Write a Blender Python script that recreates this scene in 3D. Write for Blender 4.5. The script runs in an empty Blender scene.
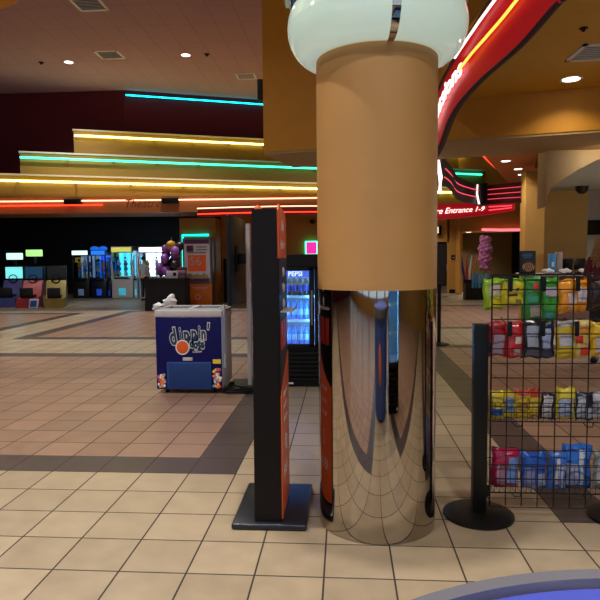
import bpy, bmesh, math, random
from mathutils import Vector, Matrix
random.seed(7)
S = bpy.context.scene
COL = S.collection
PI = math.pi

# ------------------------------------------------------------------ materials
def lin(c):
    return tuple((x/255/12.92 if x/255 <= .04045 else ((x/255+.055)/1.055)**2.4) for x in c)

def mat(name, rgb, rough=.5, metal=0, var=.08, scale=6, emit=0, ecol=None, coat=0, spec=.5, bump=0, stretch=(1,1,1)):
    m = bpy.data.materials.new(name); m.use_nodes = True
    nt = m.node_tree; b = nt.nodes['Principled BSDF']
    c = lin(rgb)
    tc = nt.nodes.new('ShaderNodeTexCoord'); mp = nt.nodes.new('ShaderNodeMapping')
    mp.inputs['Scale'].default_value = stretch
    nt.links.new(tc.outputs['Object'], mp.inputs['Vector'])
    nz = nt.nodes.new('ShaderNodeTexNoise'); nz.inputs['Scale'].default_value = scale; nz.inputs['Detail'].default_value = 4
    nt.links.new(mp.outputs['Vector'], nz.inputs['Vector'])
    mx = nt.nodes.new('ShaderNodeMix'); mx.data_type = 'RGBA'
    mx.inputs['A'].default_value = (*[x*(1-var) for x in c], 1)
    mx.inputs['B'].default_value = (*[min(1, x*(1+var)) for x in c], 1)
    nt.links.new(nz.outputs['Fac'], mx.inputs['Factor'])
    nt.links.new(mx.outputs['Result'], b.inputs['Base Color'])
    b.inputs['Roughness'].default_value = rough; b.inputs['Metallic'].default_value = metal
    b.inputs['Coat Weight'].default_value = coat; b.inputs['Specular IOR Level'].default_value = spec
    if bump:
        bp = nt.nodes.new('ShaderNodeBump'); bp.inputs['Strength'].default_value = bump; bp.inputs['Distance'].default_value = .01
        nt.links.new(nz.outputs['Fac'], bp.inputs['Height']); nt.links.new(bp.outputs['Normal'], b.inputs['Normal'])
    if emit:
        b.inputs['Emission Color'].default_value = (*lin(ecol or rgb), 1); b.inputs['Emission Strength'].default_value = emit
    return m

def mat_glass(name, tint=(235,245,250), refl=.1, rough=.03):
    m = bpy.data.materials.new(name); m.use_nodes = True; nt = m.node_tree
    nt.nodes.remove(nt.nodes['Principled BSDF']); out = nt.nodes['Material Output']
    t = nt.nodes.new('ShaderNodeBsdfTransparent'); t.inputs['Color'].default_value = (*lin(tint), 1)
    g = nt.nodes.new('ShaderNodeBsdfGlossy'); g.inputs['Roughness'].default_value = rough
    x = nt.nodes.new('ShaderNodeMixShader'); x.inputs['Fac'].default_value = refl
    nt.links.new(t.outputs[0], x.inputs[1]); nt.links.new(g.outputs[0], x.inputs[2]); nt.links.new(x.outputs[0], out.inputs['Surface'])
    return m

def mat_tiles(name, rgb, sx, sy, ox, oy, gap, grout, rough=.3, var=.14, spec=.5, vscale=3.0):
    """square tiles laid on a grid in the object's own X/Y, every tile a little different"""
    m = bpy.data.materials.new(name); m.use_nodes = True; nt = m.node_tree; b = nt.nodes['Principled BSDF']
    L = nt.links.new
    def math_(op, a, v=None, c=None):
        n = nt.nodes.new('ShaderNodeMath'); n.operation = op
        for i, q in enumerate((a, v, c)):
            if q is None: continue
            if isinstance(q, (int, float)): n.inputs[i].default_value = q
            else: L(q, n.inputs[i])
        return n.outputs[0]
    tc = nt.nodes.new('ShaderNodeTexCoord'); sp = nt.nodes.new('ShaderNodeSeparateXYZ'); L(tc.outputs['Object'], sp.inputs[0])
    u = math_('DIVIDE', math_('SUBTRACT', sp.outputs[0], ox), sx); v = math_('DIVIDE', math_('SUBTRACT', sp.outputs[1], oy), sy)
    fu = math_('FRACT', u); fv = math_('FRACT', v)
    eu = math_('MINIMUM', fu, math_('SUBTRACT', 1, fu)); ev = math_('MINIMUM', fv, math_('SUBTRACT', 1, fv))
    g = math_('MINIMUM', math_('MULTIPLY', eu, sx), math_('MULTIPLY', ev, sy))
    isg = math_('LESS_THAN', g, gap)
    cb = nt.nodes.new('ShaderNodeCombineXYZ'); L(math_('FLOOR', u), cb.inputs[0]); L(math_('FLOOR', v), cb.inputs[1])
    wn = nt.nodes.new('ShaderNodeTexWhiteNoise'); L(cb.outputs[0], wn.inputs['Vector'])
    nz = nt.nodes.new('ShaderNodeTexNoise'); nz.inputs['Scale'].default_value = vscale; nz.inputs['Detail'].default_value = 6; L(tc.outputs['Object'], nz.inputs['Vector'])
    k = math_('ADD', math_('MULTIPLY', wn.outputs['Value'], .35), math_('MULTIPLY', nz.outputs['Fac'], .65))
    c = lin(rgb)
    mx = nt.nodes.new('ShaderNodeMix'); mx.data_type = 'RGBA'; L(k, mx.inputs['Factor'])
    mx.inputs['A'].default_value = (*[x*(1-var) for x in c], 1); mx.inputs['B'].default_value = (*[x*(1+var) for x in c], 1)
    m2 = nt.nodes.new('ShaderNodeMix'); m2.data_type = 'RGBA'; L(isg, m2.inputs['Factor'])
    L(mx.outputs['Result'], m2.inputs['A']); m2.inputs['B'].default_value = (*lin(grout), 1)
    L(m2.outputs['Result'], b.inputs['Base Color'])
    L(math_('ADD', math_('MULTIPLY', isg, .5), math_('ADD', math_('MULTIPLY', nz.outputs['Fac'], .15), rough-.07)), b.inputs['Roughness'])
    b.inputs['Specular IOR Level'].default_value = spec
    bp = nt.nodes.new('ShaderNodeBump'); bp.inputs['Strength'].default_value = .25; bp.inputs['Distance'].default_value = .004; bp.invert = True
    L(isg, bp.inputs['Height']); L(bp.outputs['Normal'], b.inputs['Normal'])
    return m

M = {}
def m_(key, *a, **k):
    if key not in M: M[key] = mat(key, *a, **k)
    return M[key]
BLACK = m_('black_plastic', (9,8,9), .45, spec=.3)
BLKMET = m_('black_powder_coat', (8,8,9), .4, spec=.35)
WIRE = m_('black_wire', (9,9,10), .45, 0)
CHROME = m_('polished_chrome', (186,178,168), .035, 1, .02)
STEEL = m_('brushed_steel', (150,150,152), .35, .9)
WHITE = m_('white_plastic', (222,222,220), .5)
PALE = m_('pale_grey_plastic', (190,186,190), .45)
LABEL = m_('white_print', (205,205,215), .55, var=.2, scale=60)
YELLOWP = m_('yellow_paint', (200,152,92), .5)
ORANGEW = m_('orange_wall_paint', (196,134,22), .6)
ORANGE2 = m_('russet_wall_paint', (186,112,34), .6)
TANW = m_('tan_wall_paint', (196,148,72), .6)
OLIVEW = m_('olive_wall_paint', (150,112,38), .6)
MAROON = m_('maroon_wall_paint', (92,18,34), .8)
DARKW = m_('dark_room_wall', (10,9,11), .9)
BAND = m_('ochre_band_paint', (138,106,36), .55)
SOFFIT = m_('beige_soffit_paint', (168,140,92), .7)
GREYC = m_('grey_ceiling_paint', (150,152,142), .8)
GLASS = mat_glass('clear_glass')
SKIN = m_('skin', (206,150,122), .5, spec=.3)

# ------------------------------------------------------------------ mesh builder
class MB:
    def __init__(s): s.bm = bmesh.new()
    def _mark(s): return set(s.bm.verts)
    def box(s, c, d, rz=0, bev=0, seg=2, rot=None):
        r = bmesh.ops.create_cube(s.bm, size=1)['verts']
        bmesh.ops.scale(s.bm, vec=d, verts=r)
        if bev:
            es = list({e for v in r for e in v.link_edges})
            o = bmesh.ops.bevel(s.bm, geom=es, offset=bev, segments=seg, affect='EDGES', profile=.5)
            r = list({v for f in o['faces'] for v in f.verts} | {v for v in r if v.is_valid})
        mtx = Matrix.Translation(c) @ (rot.to_4x4() if rot is not None else Matrix.Rotation(rz, 4, 'Z'))
        bmesh.ops.transform(s.bm, matrix=mtx, verts=r)
        return s
    def cyl(s, p0, p1, r0, r1=None, seg=20):
        r1 = r0 if r1 is None else r1
        p0 = Vector(p0); p1 = Vector(p1); d = p1-p0
        q = d.to_track_quat('Z', 'Y').to_matrix().to_4x4()
        bmesh.ops.create_cone(s.bm, cap_ends=True, segments=seg, radius1=r0, radius2=r1, depth=d.length, matrix=Matrix.Translation((p0+p1)/2) @ q)
        return s
    def ball(s, c, r, seg=16, rings=10, rot=None):
        if isinstance(r, (int, float)): r = (r, r, r)
        mt = Matrix.Translation(c) @ (rot.to_4x4() if rot else Matrix.Identity(4)) @ Matrix.Diagonal((*r, 1))
        bmesh.ops.create_uvsphere(s.bm, u_segments=seg, v_segments=rings, radius=1, matrix=mt)
        return s
    def tube(s, pts, r, seg=8, closed=False, caps=True):
        pts = [Vector(p) for p in pts]; n = len(pts); rings = []
        up = Vector((0,0,1))
        for i, p in enumerate(pts):
            a = pts[i-1] if (i > 0 or closed) else p
            b = pts[(i+1) % n] if (i < n-1 or closed) else p
            t = (b-a).normalized()
            u = t.cross(up)
            if u.length < .05: u = t.cross(Vector((0,1,0)))
            u.normalize(); w = u.cross(t)
            rr = r[i] if isinstance(r, (list, tuple)) else r
            rings.append([s.bm.verts.new(p + (u*math.cos(2*PI*k/seg) + w*math.sin(2*PI*k/seg))*rr) for k in range(seg)])
        for i in range(n if closed else n-1):
            A = rings[i]; B = rings[(i+1) % n]
            for k in range(seg): s.bm.faces.new((A[k], A[(k+1) % seg], B[(k+1) % seg], B[k]))
        if caps and not closed:
            s.bm.faces.new(rings[0][::-1]); s.bm.faces.new(rings[-1])
        return s
    def lathe(s, prof, c=(0,0,0), seg=48, a0=0, a1=2*PI, caps=False):
        full = abs(a1-a0-2*PI) < 1e-6; n = seg if full else seg+1
        rows = []
        for r, z in prof:
            rows.append([s.bm.verts.new((c[0]+r*math.cos(a0+(a1-a0)*k/seg), c[1]+r*math.sin(a0+(a1-a0)*k/seg), c[2]+z)) for k in range(n)])
        for i in range(len(rows)-1):
            for k in range(seg):
                k2 = (k+1) % n
                s.bm.faces.new((rows[i][k], rows[i][k2], rows[i+1][k2], rows[i+1][k]))
        return s
    def grid(s, rows, flip=False):
        V = [[s.bm.verts.new(p) for p in r] for r in rows]
        for i in range(len(V)-1):
            for j in range(len(V[0])-1):
                f = (V[i][j], V[i][j+1], V[i+1][j+1], V[i+1][j])
                s.bm.faces.new(f[::-1] if flip else f)
        return s
    def slab(s, rows, off):
        """a sheet of points given real thickness by the offset vector"""
        off = Vector(off); back = [[Vector(p)+off for p in r] for r in rows]
        s.grid(rows); s.grid(back, True)
        a = rows; b = back
        for A, B in ((a[0], b[0]), (a[-1], b[-1])): s.grid([A, B])
        s.grid([[r[0] for r in a], [r[0] for r in b]]); s.grid([[r[-1] for r in a], [r[-1] for r in b]])
        bmesh.ops.remove_doubles(s.bm, verts=s.bm.verts, dist=1e-5)
        return s
    def prism(s, poly, axis, a, b):
        """polygon in the plane across axis ('x','y','z'), extruded from a to b"""
        def P(p, t): return {'x': (t, p[0], p[1]), 'y': (p[0], t, p[1]), 'z': (p[0], p[1], t)}[axis]
        A = [s.bm.verts.new(P(p, a)) for p in poly]; B = [s.bm.verts.new(P(p, b)) for p in poly]
        n = len(poly)
        s.bm.faces.new(A); s.bm.faces.new(B[::-1])
        for i in range(n): s.bm.faces.new((A[i], B[i], B[(i+1) % n], A[(i+1) % n]))
        return s
    def build(s, name, m, parent=None, loc=(0,0,0), rz=0, smooth=True):
        bmesh.ops.recalc_face_normals(s.bm, faces=s.bm.faces)
        me = bpy.data.meshes.new(name); s.bm.to_mesh(me); s.bm.free()
        for x in (m if isinstance(m, (list, tuple)) else [m]): me.materials.append(x)
        if smooth:
            for p in me.polygons: p.use_smooth = True
            me.set_sharp_from_angle(angle=math.radians(35))
        o = bpy.data.objects.new(name, me); COL.objects.link(o)
        o.location = loc; o.rotation_euler = (0,0,rz)
        if parent: o.parent = parent
        return o

def tag(o, label, cat, group=None, kind=None):
    o['label'] = label; o['category'] = cat
    if group: o['group'] = group
    if kind: o['kind'] = kind
    return o
def thing(name, label, cat, loc=(0,0,0), rz=0, group=None):
    o = bpy.data.objects.new(name, None); COL.objects.link(o); o.empty_display_size = .1
    o.location = loc; o.rotation_euler = (0,0,rz)
    return tag(o, label, cat, group)
def struct(o): o['kind'] = 'structure'; return o
def copy_tree(o, parent=None):
    c = o.copy(); COL.objects.link(c)
    if parent: c.parent = parent
    for ch in list(o.children): copy_tree(ch, c)
    return c

def text_bm(body, size, extrude=.002, shear=0, offset=0, align='CENTER', spacing=1, res=3):
    cu = bpy.data.curves.new('t', 'FONT'); cu.body = body; cu.size = size; cu.extrude = extrude; cu.shear = shear
    cu.offset = offset; cu.align_x = align; cu.align_y = 'CENTER'; cu.space_character = spacing; cu.resolution_u = res
    o = bpy.data.objects.new('t', cu); COL.objects.link(o)
    dg = bpy.context.evaluated_depsgraph_get(); me = bpy.data.meshes.new_from_object(o.evaluated_get(dg))
    bpy.data.objects.remove(o); bpy.data.curves.remove(cu)
    mb = MB(); mb.bm.from_mesh(me); bpy.data.meshes.remove(me)
    return mb
FACE_NY = Matrix(((1,0,0,0),(0,0,-1,0),(0,1,0,0),(0,0,0,1)))       # lettering upright, read from -Y
FACE_PX = Matrix(((0,0,1,0),(1,0,0,0),(0,1,0,0),(0,0,0,1)))        # read from +X
FACE_PY = Matrix(((-1,0,0,0),(0,0,1,0),(0,1,0,0),(0,0,0,1)))       # read from +Y
def text(name, body, size, m, parent, loc, face=FACE_NY, tilt=0, label=None, **k):
    mb = text_bm(body, size, **k)
    mb.bm.transform(Matrix.Translation(loc) @ face @ Matrix.Rotation(tilt, 4, 'Z'))
    o = mb.build(name, m, parent, smooth=False)
    if label: o['label'] = label
    return o

# ------------------------------------------------------------------ camera
yaw, pitch = math.radians(4.2), math.radians(4.0)
cd = bpy.data.cameras.new('camera'); cam = bpy.data.objects.new('camera', cd); COL.objects.link(cam)
cd.sensor_width = 36; cd.lens = 36; cam.location = (0,0,1.5); cam.rotation_euler = (Matrix.Rotation(yaw,3,'Z') @ Matrix.Rotation(PI/2-pitch,3,'X') @ Matrix.Rotation(math.radians(-.55),3,'Z')).to_euler(); cd.clip_start = .05
S.camera = cam

# ------------------------------------------------------------------ floor
T = .33; X0 = .23; Y0 = 2.725
TL = mat_tiles('sand_floor_tile', (156,140,117), T, T, X0, Y0, .0046, (48,39,35), .34, .34, vscale=7)
TP = mat_tiles('rose_floor_tile', (140,111,94), T, T, X0, Y0, .0046, (48,38,34), .34, .34, vscale=7)
TD = mat_tiles('charcoal_floor_tile', (66,55,55), T, T, X0, Y0, .003, (52,44,44), .34)
def tile_kind(i, j):
    if j < 4 and not (i >= 3 and j >= 2):
        if j <= -3 and (i <= -2 or i >= 3):         # behind the viewer the same bordered fields go on
            return 2 if (j == -3 or i in (-2, 3)) else 1
        return 0
    if i <= -4:
        if j == 4 or j == 19: return 2
        if 4 <= j <= 19: return 2 if i == -4 else 1
        if j < 25: return 1 if (i <= -27) else (2 if i == -26 and False else 0)
        if i >= -20:
            if j == 25 or i == -20 or j == 43 or i == -4: return 2 if j <= 43 else 0
            return 1 if j < 43 else 0
        if i <= -24:
            if j in (41,): return 2
            if i == -24 and j < 41: return 2
            return 1 if j < 41 else 0
        return 0
    if i >= 3:
        if j == 2 or j == 22: return 2
        if j < 22: return 2 if i == 3 else 1
        if j < 30: return 0
        if j == 30 or j == 48: return 2
        if 30 < j < 48: return 2 if i == 3 else 1
        return 0
    return 0
mb = MB(); vs = {}
I0, I1, J0, J1 = -52, 28, -36, 71
def fv(i, j):
    if (i, j) not in vs: vs[i, j] = mb.bm.verts.new((X0+i*T, Y0+j*T, 0))
    return vs[i, j]
for i in range(I0, I1):
    for j in range(J0, J1):
        f = mb.bm.faces.new((fv(i,j), fv(i+1,j), fv(i+1,j+1), fv(i,j+1))); f.material_index = tile_kind(i, j)
struct(mb.build('floor', [TL, TP, TD], smooth=False))
XL, XR, YB, YF = X0+I0*T, X0+I1*T, Y0+J0*T, Y0+J1*T      # outer limits of the hall

# ------------------------------------------------------------------ shell
HC = 7.15
CEIL = mat_tiles('acoustic_ceiling_tile', (166,136,142), .61, 1.22, 0, 0, .010, (150,120,126), .9, .05, .2, 30)
struct(MB().box(((XL+XR)/2, (YB+YF)/2, HC+.05), (XR-XL, YF-YB, .1)).build('ceiling', CEIL, smooth=False))
struct(MB().box((XL-.05, (YB+YF)/2, HC/2), (.1, YF-YB, HC)).build('wall_left', MAROON, smooth=False))
struct(MB().box((XR+.05, (YB+YF)/2, HC/2), (.1, YF-YB, HC)).build('wall_right', OLIVEW, smooth=False))
struct(MB().box(((XL+XR)/2, YF+.05, HC/2), (XR-XL, .1, HC)).build('wall_back', DARKW, smooth=False))
# the glazed entrance front behind the viewer
mb = MB(); mb.box(((XL+XR)/2, YB-.1, .2), (XR-XL, .2, .4)); mb.box(((XL+XR)/2, YB-.1, 5.6), (XR-XL, .2, HC-4.05))
nb = 8; bw = (XR-XL)/nb
for k in range(nb+1): mb.box((XL+k*bw, YB-.1, 2.2), (.3, .2, 3.7))
struct(mb.build('wall_front', TANW, smooth=False))
for k in range(nb):
    w = MB(); cx = XL+(k+.5)*bw
    for sx in (-1, 1): w.box((cx+sx*(bw/2-.18), YB-.1, 2.22), (.06, .1, 3.64))
    for z in (.43, 2.3, 4.02): w.box((cx, YB-.1, z), (bw-.3, .1, .06))
    fr = struct(w.build('window_%d' % (k+1), STEEL, smooth=False))
    MB().box((cx, YB-.1, 2.22), (bw-.42, .012, 3.5)).build('pane', GLASS, fr, smooth=False)

# maroon upper walls of the lobby and the stepped bands
DIR = Vector((math.cos(math.radians(21.6)), math.sin(math.radians(21.6)), 0)); NRM = Vector((DIR.y, -DIR.x, 0))
def band(name, m, x0, y0, x1, z0, z1, thick):
    """wall strip running along DIR from (x0,y0) until x1"""
    L = (x1-x0)/DIR.x; c = Vector((x0,y0,0)) + DIR*L/2 - NRM*thick/2
    return MB().box((c.x, c.y, (z0+z1)/2), (L, thick, z1-z0), rz=math.radians(21.6)).build(name, m, smooth=False)
struct(MB().box(((XL-7.3)/2, 20.15, (3.1+HC)/2), (-7.3-XL, .3, HC-3.1)).build('wall_arcade', MAROON, smooth=False))
struct(band('wall_upper', MAROON, -7.3, 20, 5.5, 4.4, HC, .3))
struct(band('trim_1', BAND, -8.63, 19, 5.5, 4.6, 5.65, 1.0))
struct(band('trim_2', BAND, -9.9, 18, 5.5, 3.8, 4.81, 1.0))
struct(band('trim_3', BAND, -12.6, 15.97, 5.5, 3.3, 4.0, 1.4))
LEDGE = m_('pale_lit_ledge', (196,190,180), .5)  # ledge strip paler than the band, to put in its lit top edge
for k, (x, y, z, th) in enumerate(((-8.66,19,5.65,1.0),(-9.93,18,4.81,1.0),(-12.6,15.97,4.0,1.4))):
    q = NRM*.03; struct(band('trim_%d' % (11+k), LEDGE, x+q.x, y+q.y, 5.5, z, z+.05, th))
# canopy over the arcade mouth; raised soffit keeps the added downlights out of sight
can = [(x, 16.9+.05*(x+12)-.004*(x+5)**2+.1) for x in [-14+k for k in range(17)]]
mb = MB(); mb.slab([[(x, y, 2.875) for x, y in can], [(x, y, 3.34) for x, y in can]], (0, .22, 0)); mb.slab([[(x, y+.2, 3.06) for x, y in can], [(x, y+.2, 3.30) for x, y in can]], (0, 4.2, 0))
struct(mb.build('trim_4', m_('russet_canopy_paint', (172,104,46), .55)))
# pilaster, middle wall, far walls
struct(MB().box((-4.78, 19.9, 1.42), (1.2, .8, 2.84)).build('trim_5', ORANGE2, smooth=False))
struct(MB().box((-1.35, 20.6, 1.65), (5.7, .2, 3.3)).build('wall_middle', ORANGE2, smooth=False))
struct(MB().box((1.5, 22.8, 1.9), (.2, 4.4, 3.8)).build('wall_passage', ORANGEW, smooth=False))
mb = MB(); mb.box((2.6, 25.1, 1.9), (2.2, .2, 3.8)); mb.box((4.45, 25.1, 1.9), (.45, .2, 3.8)); mb.box((3.99, 25.1, 2.95), (.62, .2, 1.7))
struct(mb.build('wall_doorway', TANW, smooth=False))
d = struct(MB().box((3.99, 25.08, 1.02), (.68, .08, 2.04), bev=.01).build('door_1', m_('black_door_paint', (24,20,22), .4), smooth=False))
MB().box((4.22, 25.02, 1.05), (.05, .03, .28), bev=.008).build('push_plate', STEEL, d)
MB().box((3.99, 25.03, .16), (.6, .015, .28)).build('kick_plate', STEEL, d)
struct(MB().box((4.47, 24.97, .08), (.32, .03, .16)).build('baseboard_doorway', BLACK, smooth=False))
# wall around the corridor mouth
mb = MB(); mb.box((6.0, 24, 3.2), (3.0, .2, 1.45)); mb.box((4.6, 24.5, 1.97), (.1, 1.0, 3.9)); mb.box((7.25, 24, 1.24), (.55, .2, 2.48))
struct(mb.build('wall_corridor', TANW, smooth=False))
struct(MB().box((7.2, 24.3, 5.3), (5.6, .2, 3.6)).build('wall_gallery', TANW, smooth=False))
struct(MB().box((5.8, 25.95, 1.24), (2.5, .1, 2.48)).build('wall_corridor_end', m_('dark_olive_paint', (84,70,28), .7), smooth=False))
struct(MB().box((5.8, 25.0, 2.5), (2.4, 1.8, .05)).build('ceiling_corridor', m_('corridor_ceiling_paint', (180,140,90), .7), smooth=False))
struct(MB().box((6.98, 23.85, 1.5), (.13, .08, 3.0)).build('trim_6', BLACK, smooth=False))

# tall orange bulkhead behind the column
A = Vector((-1.05, 8.0, 0)); B = Vector((3.6, 6.86, 0)); D = (B-A).normalized(); N = Vector((D.y, -D.x, 0)); c = (A+B)/2 - N*.62
struct(MB().box((c.x, c.y, (2.9+HC)/2), ((B-A).length, 1.24, HC-2.9), rz=math.atan2(D.y, D.x)).build('wall_bulkhead', ORANGEW, smooth=False))
mbk = MB().box((c.x, c.y, 2.885), ((B-A).length, 1.22, .03), rz=math.atan2(D.y, D.x))
struct(mbk.build('trim_7', SOFFIT, smooth=False))
t = thing('wall_speaker', 'small black speaker on the left edge of the tall orange bulkhead', 'speaker', (-1.09, 8.1, 3.6))
MB().box((0,0,.13), (.08,.14,.26), bev=.01).build('case', BLACK, t); MB().cyl((-.041,0,.1),(-.044,0,.1),.045).build('cone', BLKMET, t)
# low ceiling in front of the concession counter
struct(MB().prism([(1.45,4.05),(XR,4.05),(XR,6.9),(3.6,6.9),(1.1,7.47),(1.08,6.4),(1.2,5.3)], 'z', 3.37, 3.6).build('ceiling_low', m_('yellow_ceiling_paint', (208,160,52), .6), smooth=False))
# arched fascia of the concession stand
arch = [(2.66,2.14),(2.67,2.28),(2.72,2.385),(2.87,2.50),(3.06,2.62),(3.3,2.74),(3.6,2.83),(4.2,2.88),(6.0,2.88)]
struct(MB().prism([(2.66,3.5)]+arch+[(6.0,3.5)], 'y', 8.18, 8.55).build('trim_8', m_('cream_fascia_paint', (196,168,120), .55), smooth=False))
struct(MB().prism([(2.86,8.56),(4.55,14.58),(8.7,14.58),(8.7,8.36)], 'z', 3.02, 3.08).build('ceiling_concession', GREYC, smooth=False))
struct(MB().box((4.31, 14.2, 1.7), (.42, .4, 3.4)).build('trim_9', TANW, smooth=False))
struct(MB().box((5.1, 14.7, 1.7), (1.2, .2, 3.4)).build('wall_concession', OLIVEW, smooth=False))
struct(MB().box((7.5, 17.0, 1.7), (3.8, .2, 3.4)).build('wall_kitchen', m_('kitchen_tile_wall', (170,168,160), .5), smooth=False))
struct(MB().prism([(2.35,9.2),(2.6,12.0),(3.05,13.3),(5.3,19.4),(XR,19.4),(XR,15.0),(4.6,15.0),(2.74,8.6),(2.35,8.6)], 'z', 3.6, 3.75).build('ceiling_passage', m_('burnt_orange_ceiling_paint', (188,112,52), .6), smooth=False))
# rounded yellow ceiling drop at the top left corner
struct(MB().lathe([(0,0),(.55,0),(.59,.03),(.59,2.9)], (-3.55,5.4,4.0), 40).build('trim_10', ORANGEW))

# ------------------------------------------------------------------ lamps
def lamp(kind, loc, power, color=(1,1,1), size=.3, rot=(0,0,0), spot=None, blend=.6, name='lamp'):
    ld = bpy.data.lights.new(name, kind); ld.energy = power; ld.color = color
    if kind == 'AREA': ld.shape = 'DISK'; ld.size = size; ld.spread = math.radians(125)
    else: ld.shadow_soft_size = size
    if spot: ld.spot_size = math.radians(spot); ld.spot_blend = blend
    o = bpy.data.objects.new(name, ld); COL.objects.link(o); o.location = loc; o.rotation_euler = rot
    return o
LENS = m_('lit_lamp_lens', (255,244,225), .5, emit=7)
def downlight(x, y, z, label, power, r=.11, color=(1,.93,.84)):
    t = thing('recessed_downlight', label, 'ceiling light', (x, y, z), 0, 'recessed downlights')
    MB().lathe([(r,-.002),(r+.035,-.006),(r+.04,0),(r+.035,.004)], seg=28).build('trim_ring', WHITE, t)
    MB().cyl((0,0,-.006), (0,0,.002), r, seg=28).build('lens', LENS, t)
    if power: lamp('AREA', (x, y, z-.015), power, color, 2*r, name='downlight_lamp')
HI = 150
downlight(-7.82, 17.07, HC, 'lit round downlight in grey ceiling, further left one', HI, .11)
downlight(-4.35, 16.82, HC, 'lit round downlight in grey ceiling left of the square vent beside bulkhead', HI, .11)
for x, y in ((-7.5,10),(-4.2,10),(-7.5,3.5),(-3.2,3),(0,3),(-3.2,-1.5),(1.2,-1.5),(-7.5,-3.5),(4.5,-1.5),(1.0,18.5)):
    downlight(x, y, HC, 'lit round downlight in the high ceiling outside the picture', HI, .11)
downlight(-8.6, 18.5, 3.06, 'added downlight hidden under the canopy to brighten the prize machines', 0, .1)  # added canopy lamps, unseen, put in to brighten the arcade machines
lamp('AREA', (-8.6,18.5,3.045), 60, (.9,.95,1), .2, (.75,0,0), name='downlight_lamp')
downlight(-10.6, 17.6+.2, 3.06, 'added downlight hidden under the canopy to brighten the racing games', 10, .1)
downlight(2.42, 6.72, 3.37, 'bright oval downlight in yellow low ceiling at right', 7, .085, (1,.85,.6))
for x, y, l in ((3.59, 13.77, 'nearest of three small downlights in the orange passage ceiling'), (4.22, 15.06, 'middle one of three small downlights in the orange passage ceiling'), (4.6, 16.08, 'farthest of three small downlights in the orange passage ceiling')):
    downlight(x, y, 3.6, l, 22, .09)
downlight(4.0, 5.6, 3.37, 'downlight in the yellow low ceiling right of the picture', 18, .09, (1,.8,.5))
for x, y in ((5.3,10.5),(7.0,10.5)): downlight(x, y, 3.0, 'downlight in grey concession ceiling right of the picture', 70, .12, (1,.95,.88))
downlight(5.0, 24.6, 2.47, 'small downlight in corridor ceiling over the toy bin', 40, .1)
downlight(2.8, 23.6, 3.6, 'downlight in front of the black door', 60, .1)

t = thing('added_globe_light', 'added unseen globe lamp brightening the concession ceiling right of the picture', 'ceiling light', (6.6, 10.6, 2.35))  # invented pendant, added out of view to brighten the concession ceiling
MB().ball((0,0,0), .14, 24, 16).build('globe', m_('lit_globe', (255,248,235), .5, emit=6), t); MB().cyl((0,0,.13),(0,0,.67),.012).build('rod', BLACK, t)
lamp('POINT', (6.6, 10.6, 2.15), 90, (1,.95,.85), .14, name='concession_fill_lamp')
t = thing('spotlight', 'small spotlight under the bulkhead aimed at the arched fascia', 'ceiling light', (3.3, 7.62, 2.87))
MB().cyl((0,.02,-.06),(0,-.06,-.02),.035).build('can', BLACK, t); MB().cyl((0,0,0),(0,0,-.05),.01).build('stem', BLACK, t); MB().cyl((0,.022,-.061),(0,.024,-.062),.03).build('lens', LENS, t)
lamp('SPOT', (3.3, 7.67, 2.80), 10, (1,.82,.6), .03, (math.radians(78),0,0), 120, 1, name='spotlight_lamp')
# ------------------------------------------------------------------ neon tubes on the stepped bands
NY = m_('yellow_neon', (255,214,70), .4, emit=8, ecol=(250,242,125)); NT = m_('teal_neon', (40,255,215), .4, emit=4.5, ecol=(50,228,180)); NC = m_('cyan_neon', (20,210,220), .4, emit=6, ecol=(10,185,200))
NR = m_('red_neon', (255,60,40), .4, emit=3.5, ecol=(255,52,30)); NW = m_('warm_neon', (255,200,170), .4, emit=2.5, ecol=(255,190,150)); NWW = m_('white_neon', (255,240,240), .4, emit=2.2, ecol=(255,225,220))
NO = m_('amber_neon', (255,170,60), .4, emit=3, ecol=(255,165,60)); NP = m_('pink_neon', (255,90,120), .4, emit=1.2, ecol=(255,80,100))
def neon_line(x0, y0, x1, z, m, label, r=.022, off=.1):
    L = (x1-x0)/DIR.x; t = thing('neon_tube', label, 'neon light', (x0, y0, z))
    p = [DIR*(L*k/12) + NRM*off for k in range(13)]
    MB().tube(p, r, 8).build('glass_tube', m, t)
    h = MB()
    for k in range(1, 12): q = DIR*(L*k/12); h.box(tuple(q+NRM*off/2+Vector((0,0,-.03))), (.05, .12, .03), rz=math.radians(21.6))
    h.build('bracket', STEEL, t, smooth=False)
neon_line(-7.25, 20.02, 5.3, 6.97, NC, 'cyan neon tube high on dark maroon wall under the ceiling', .025)
neon_line(-8.6, 19.01, 5.3, 5.48, NY, 'yellow neon tube on the upper ochre step', .03)
neon_line(-9.88, 18.0, 5.3, 4.65, NT, 'teal green neon tube on the middle ochre step', .03)
neon_line(-12.5, 16.0, 5.3, 3.83, NY, 'yellow neon tube on the lowest ochre step', .03)
def canopy_tube(name, label, z, m, i0, i1, dz=0):
    p = [(x, y-.08, z+dz*math.sin((x+14)/4)) for x, y in can[i0:i1]]
    tag(MB().tube(p, .02, 8).build(name, m), label, 'neon light')
canopy_tube('neon_tube', 'warm white neon tube along top of russet arcade canopy', 3.22, NW, 0, 17)
canopy_tube('neon_tube', 'red neon tube running along lower left of the arcade canopy', 3.06, NR, 0, 8, .04)
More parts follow.
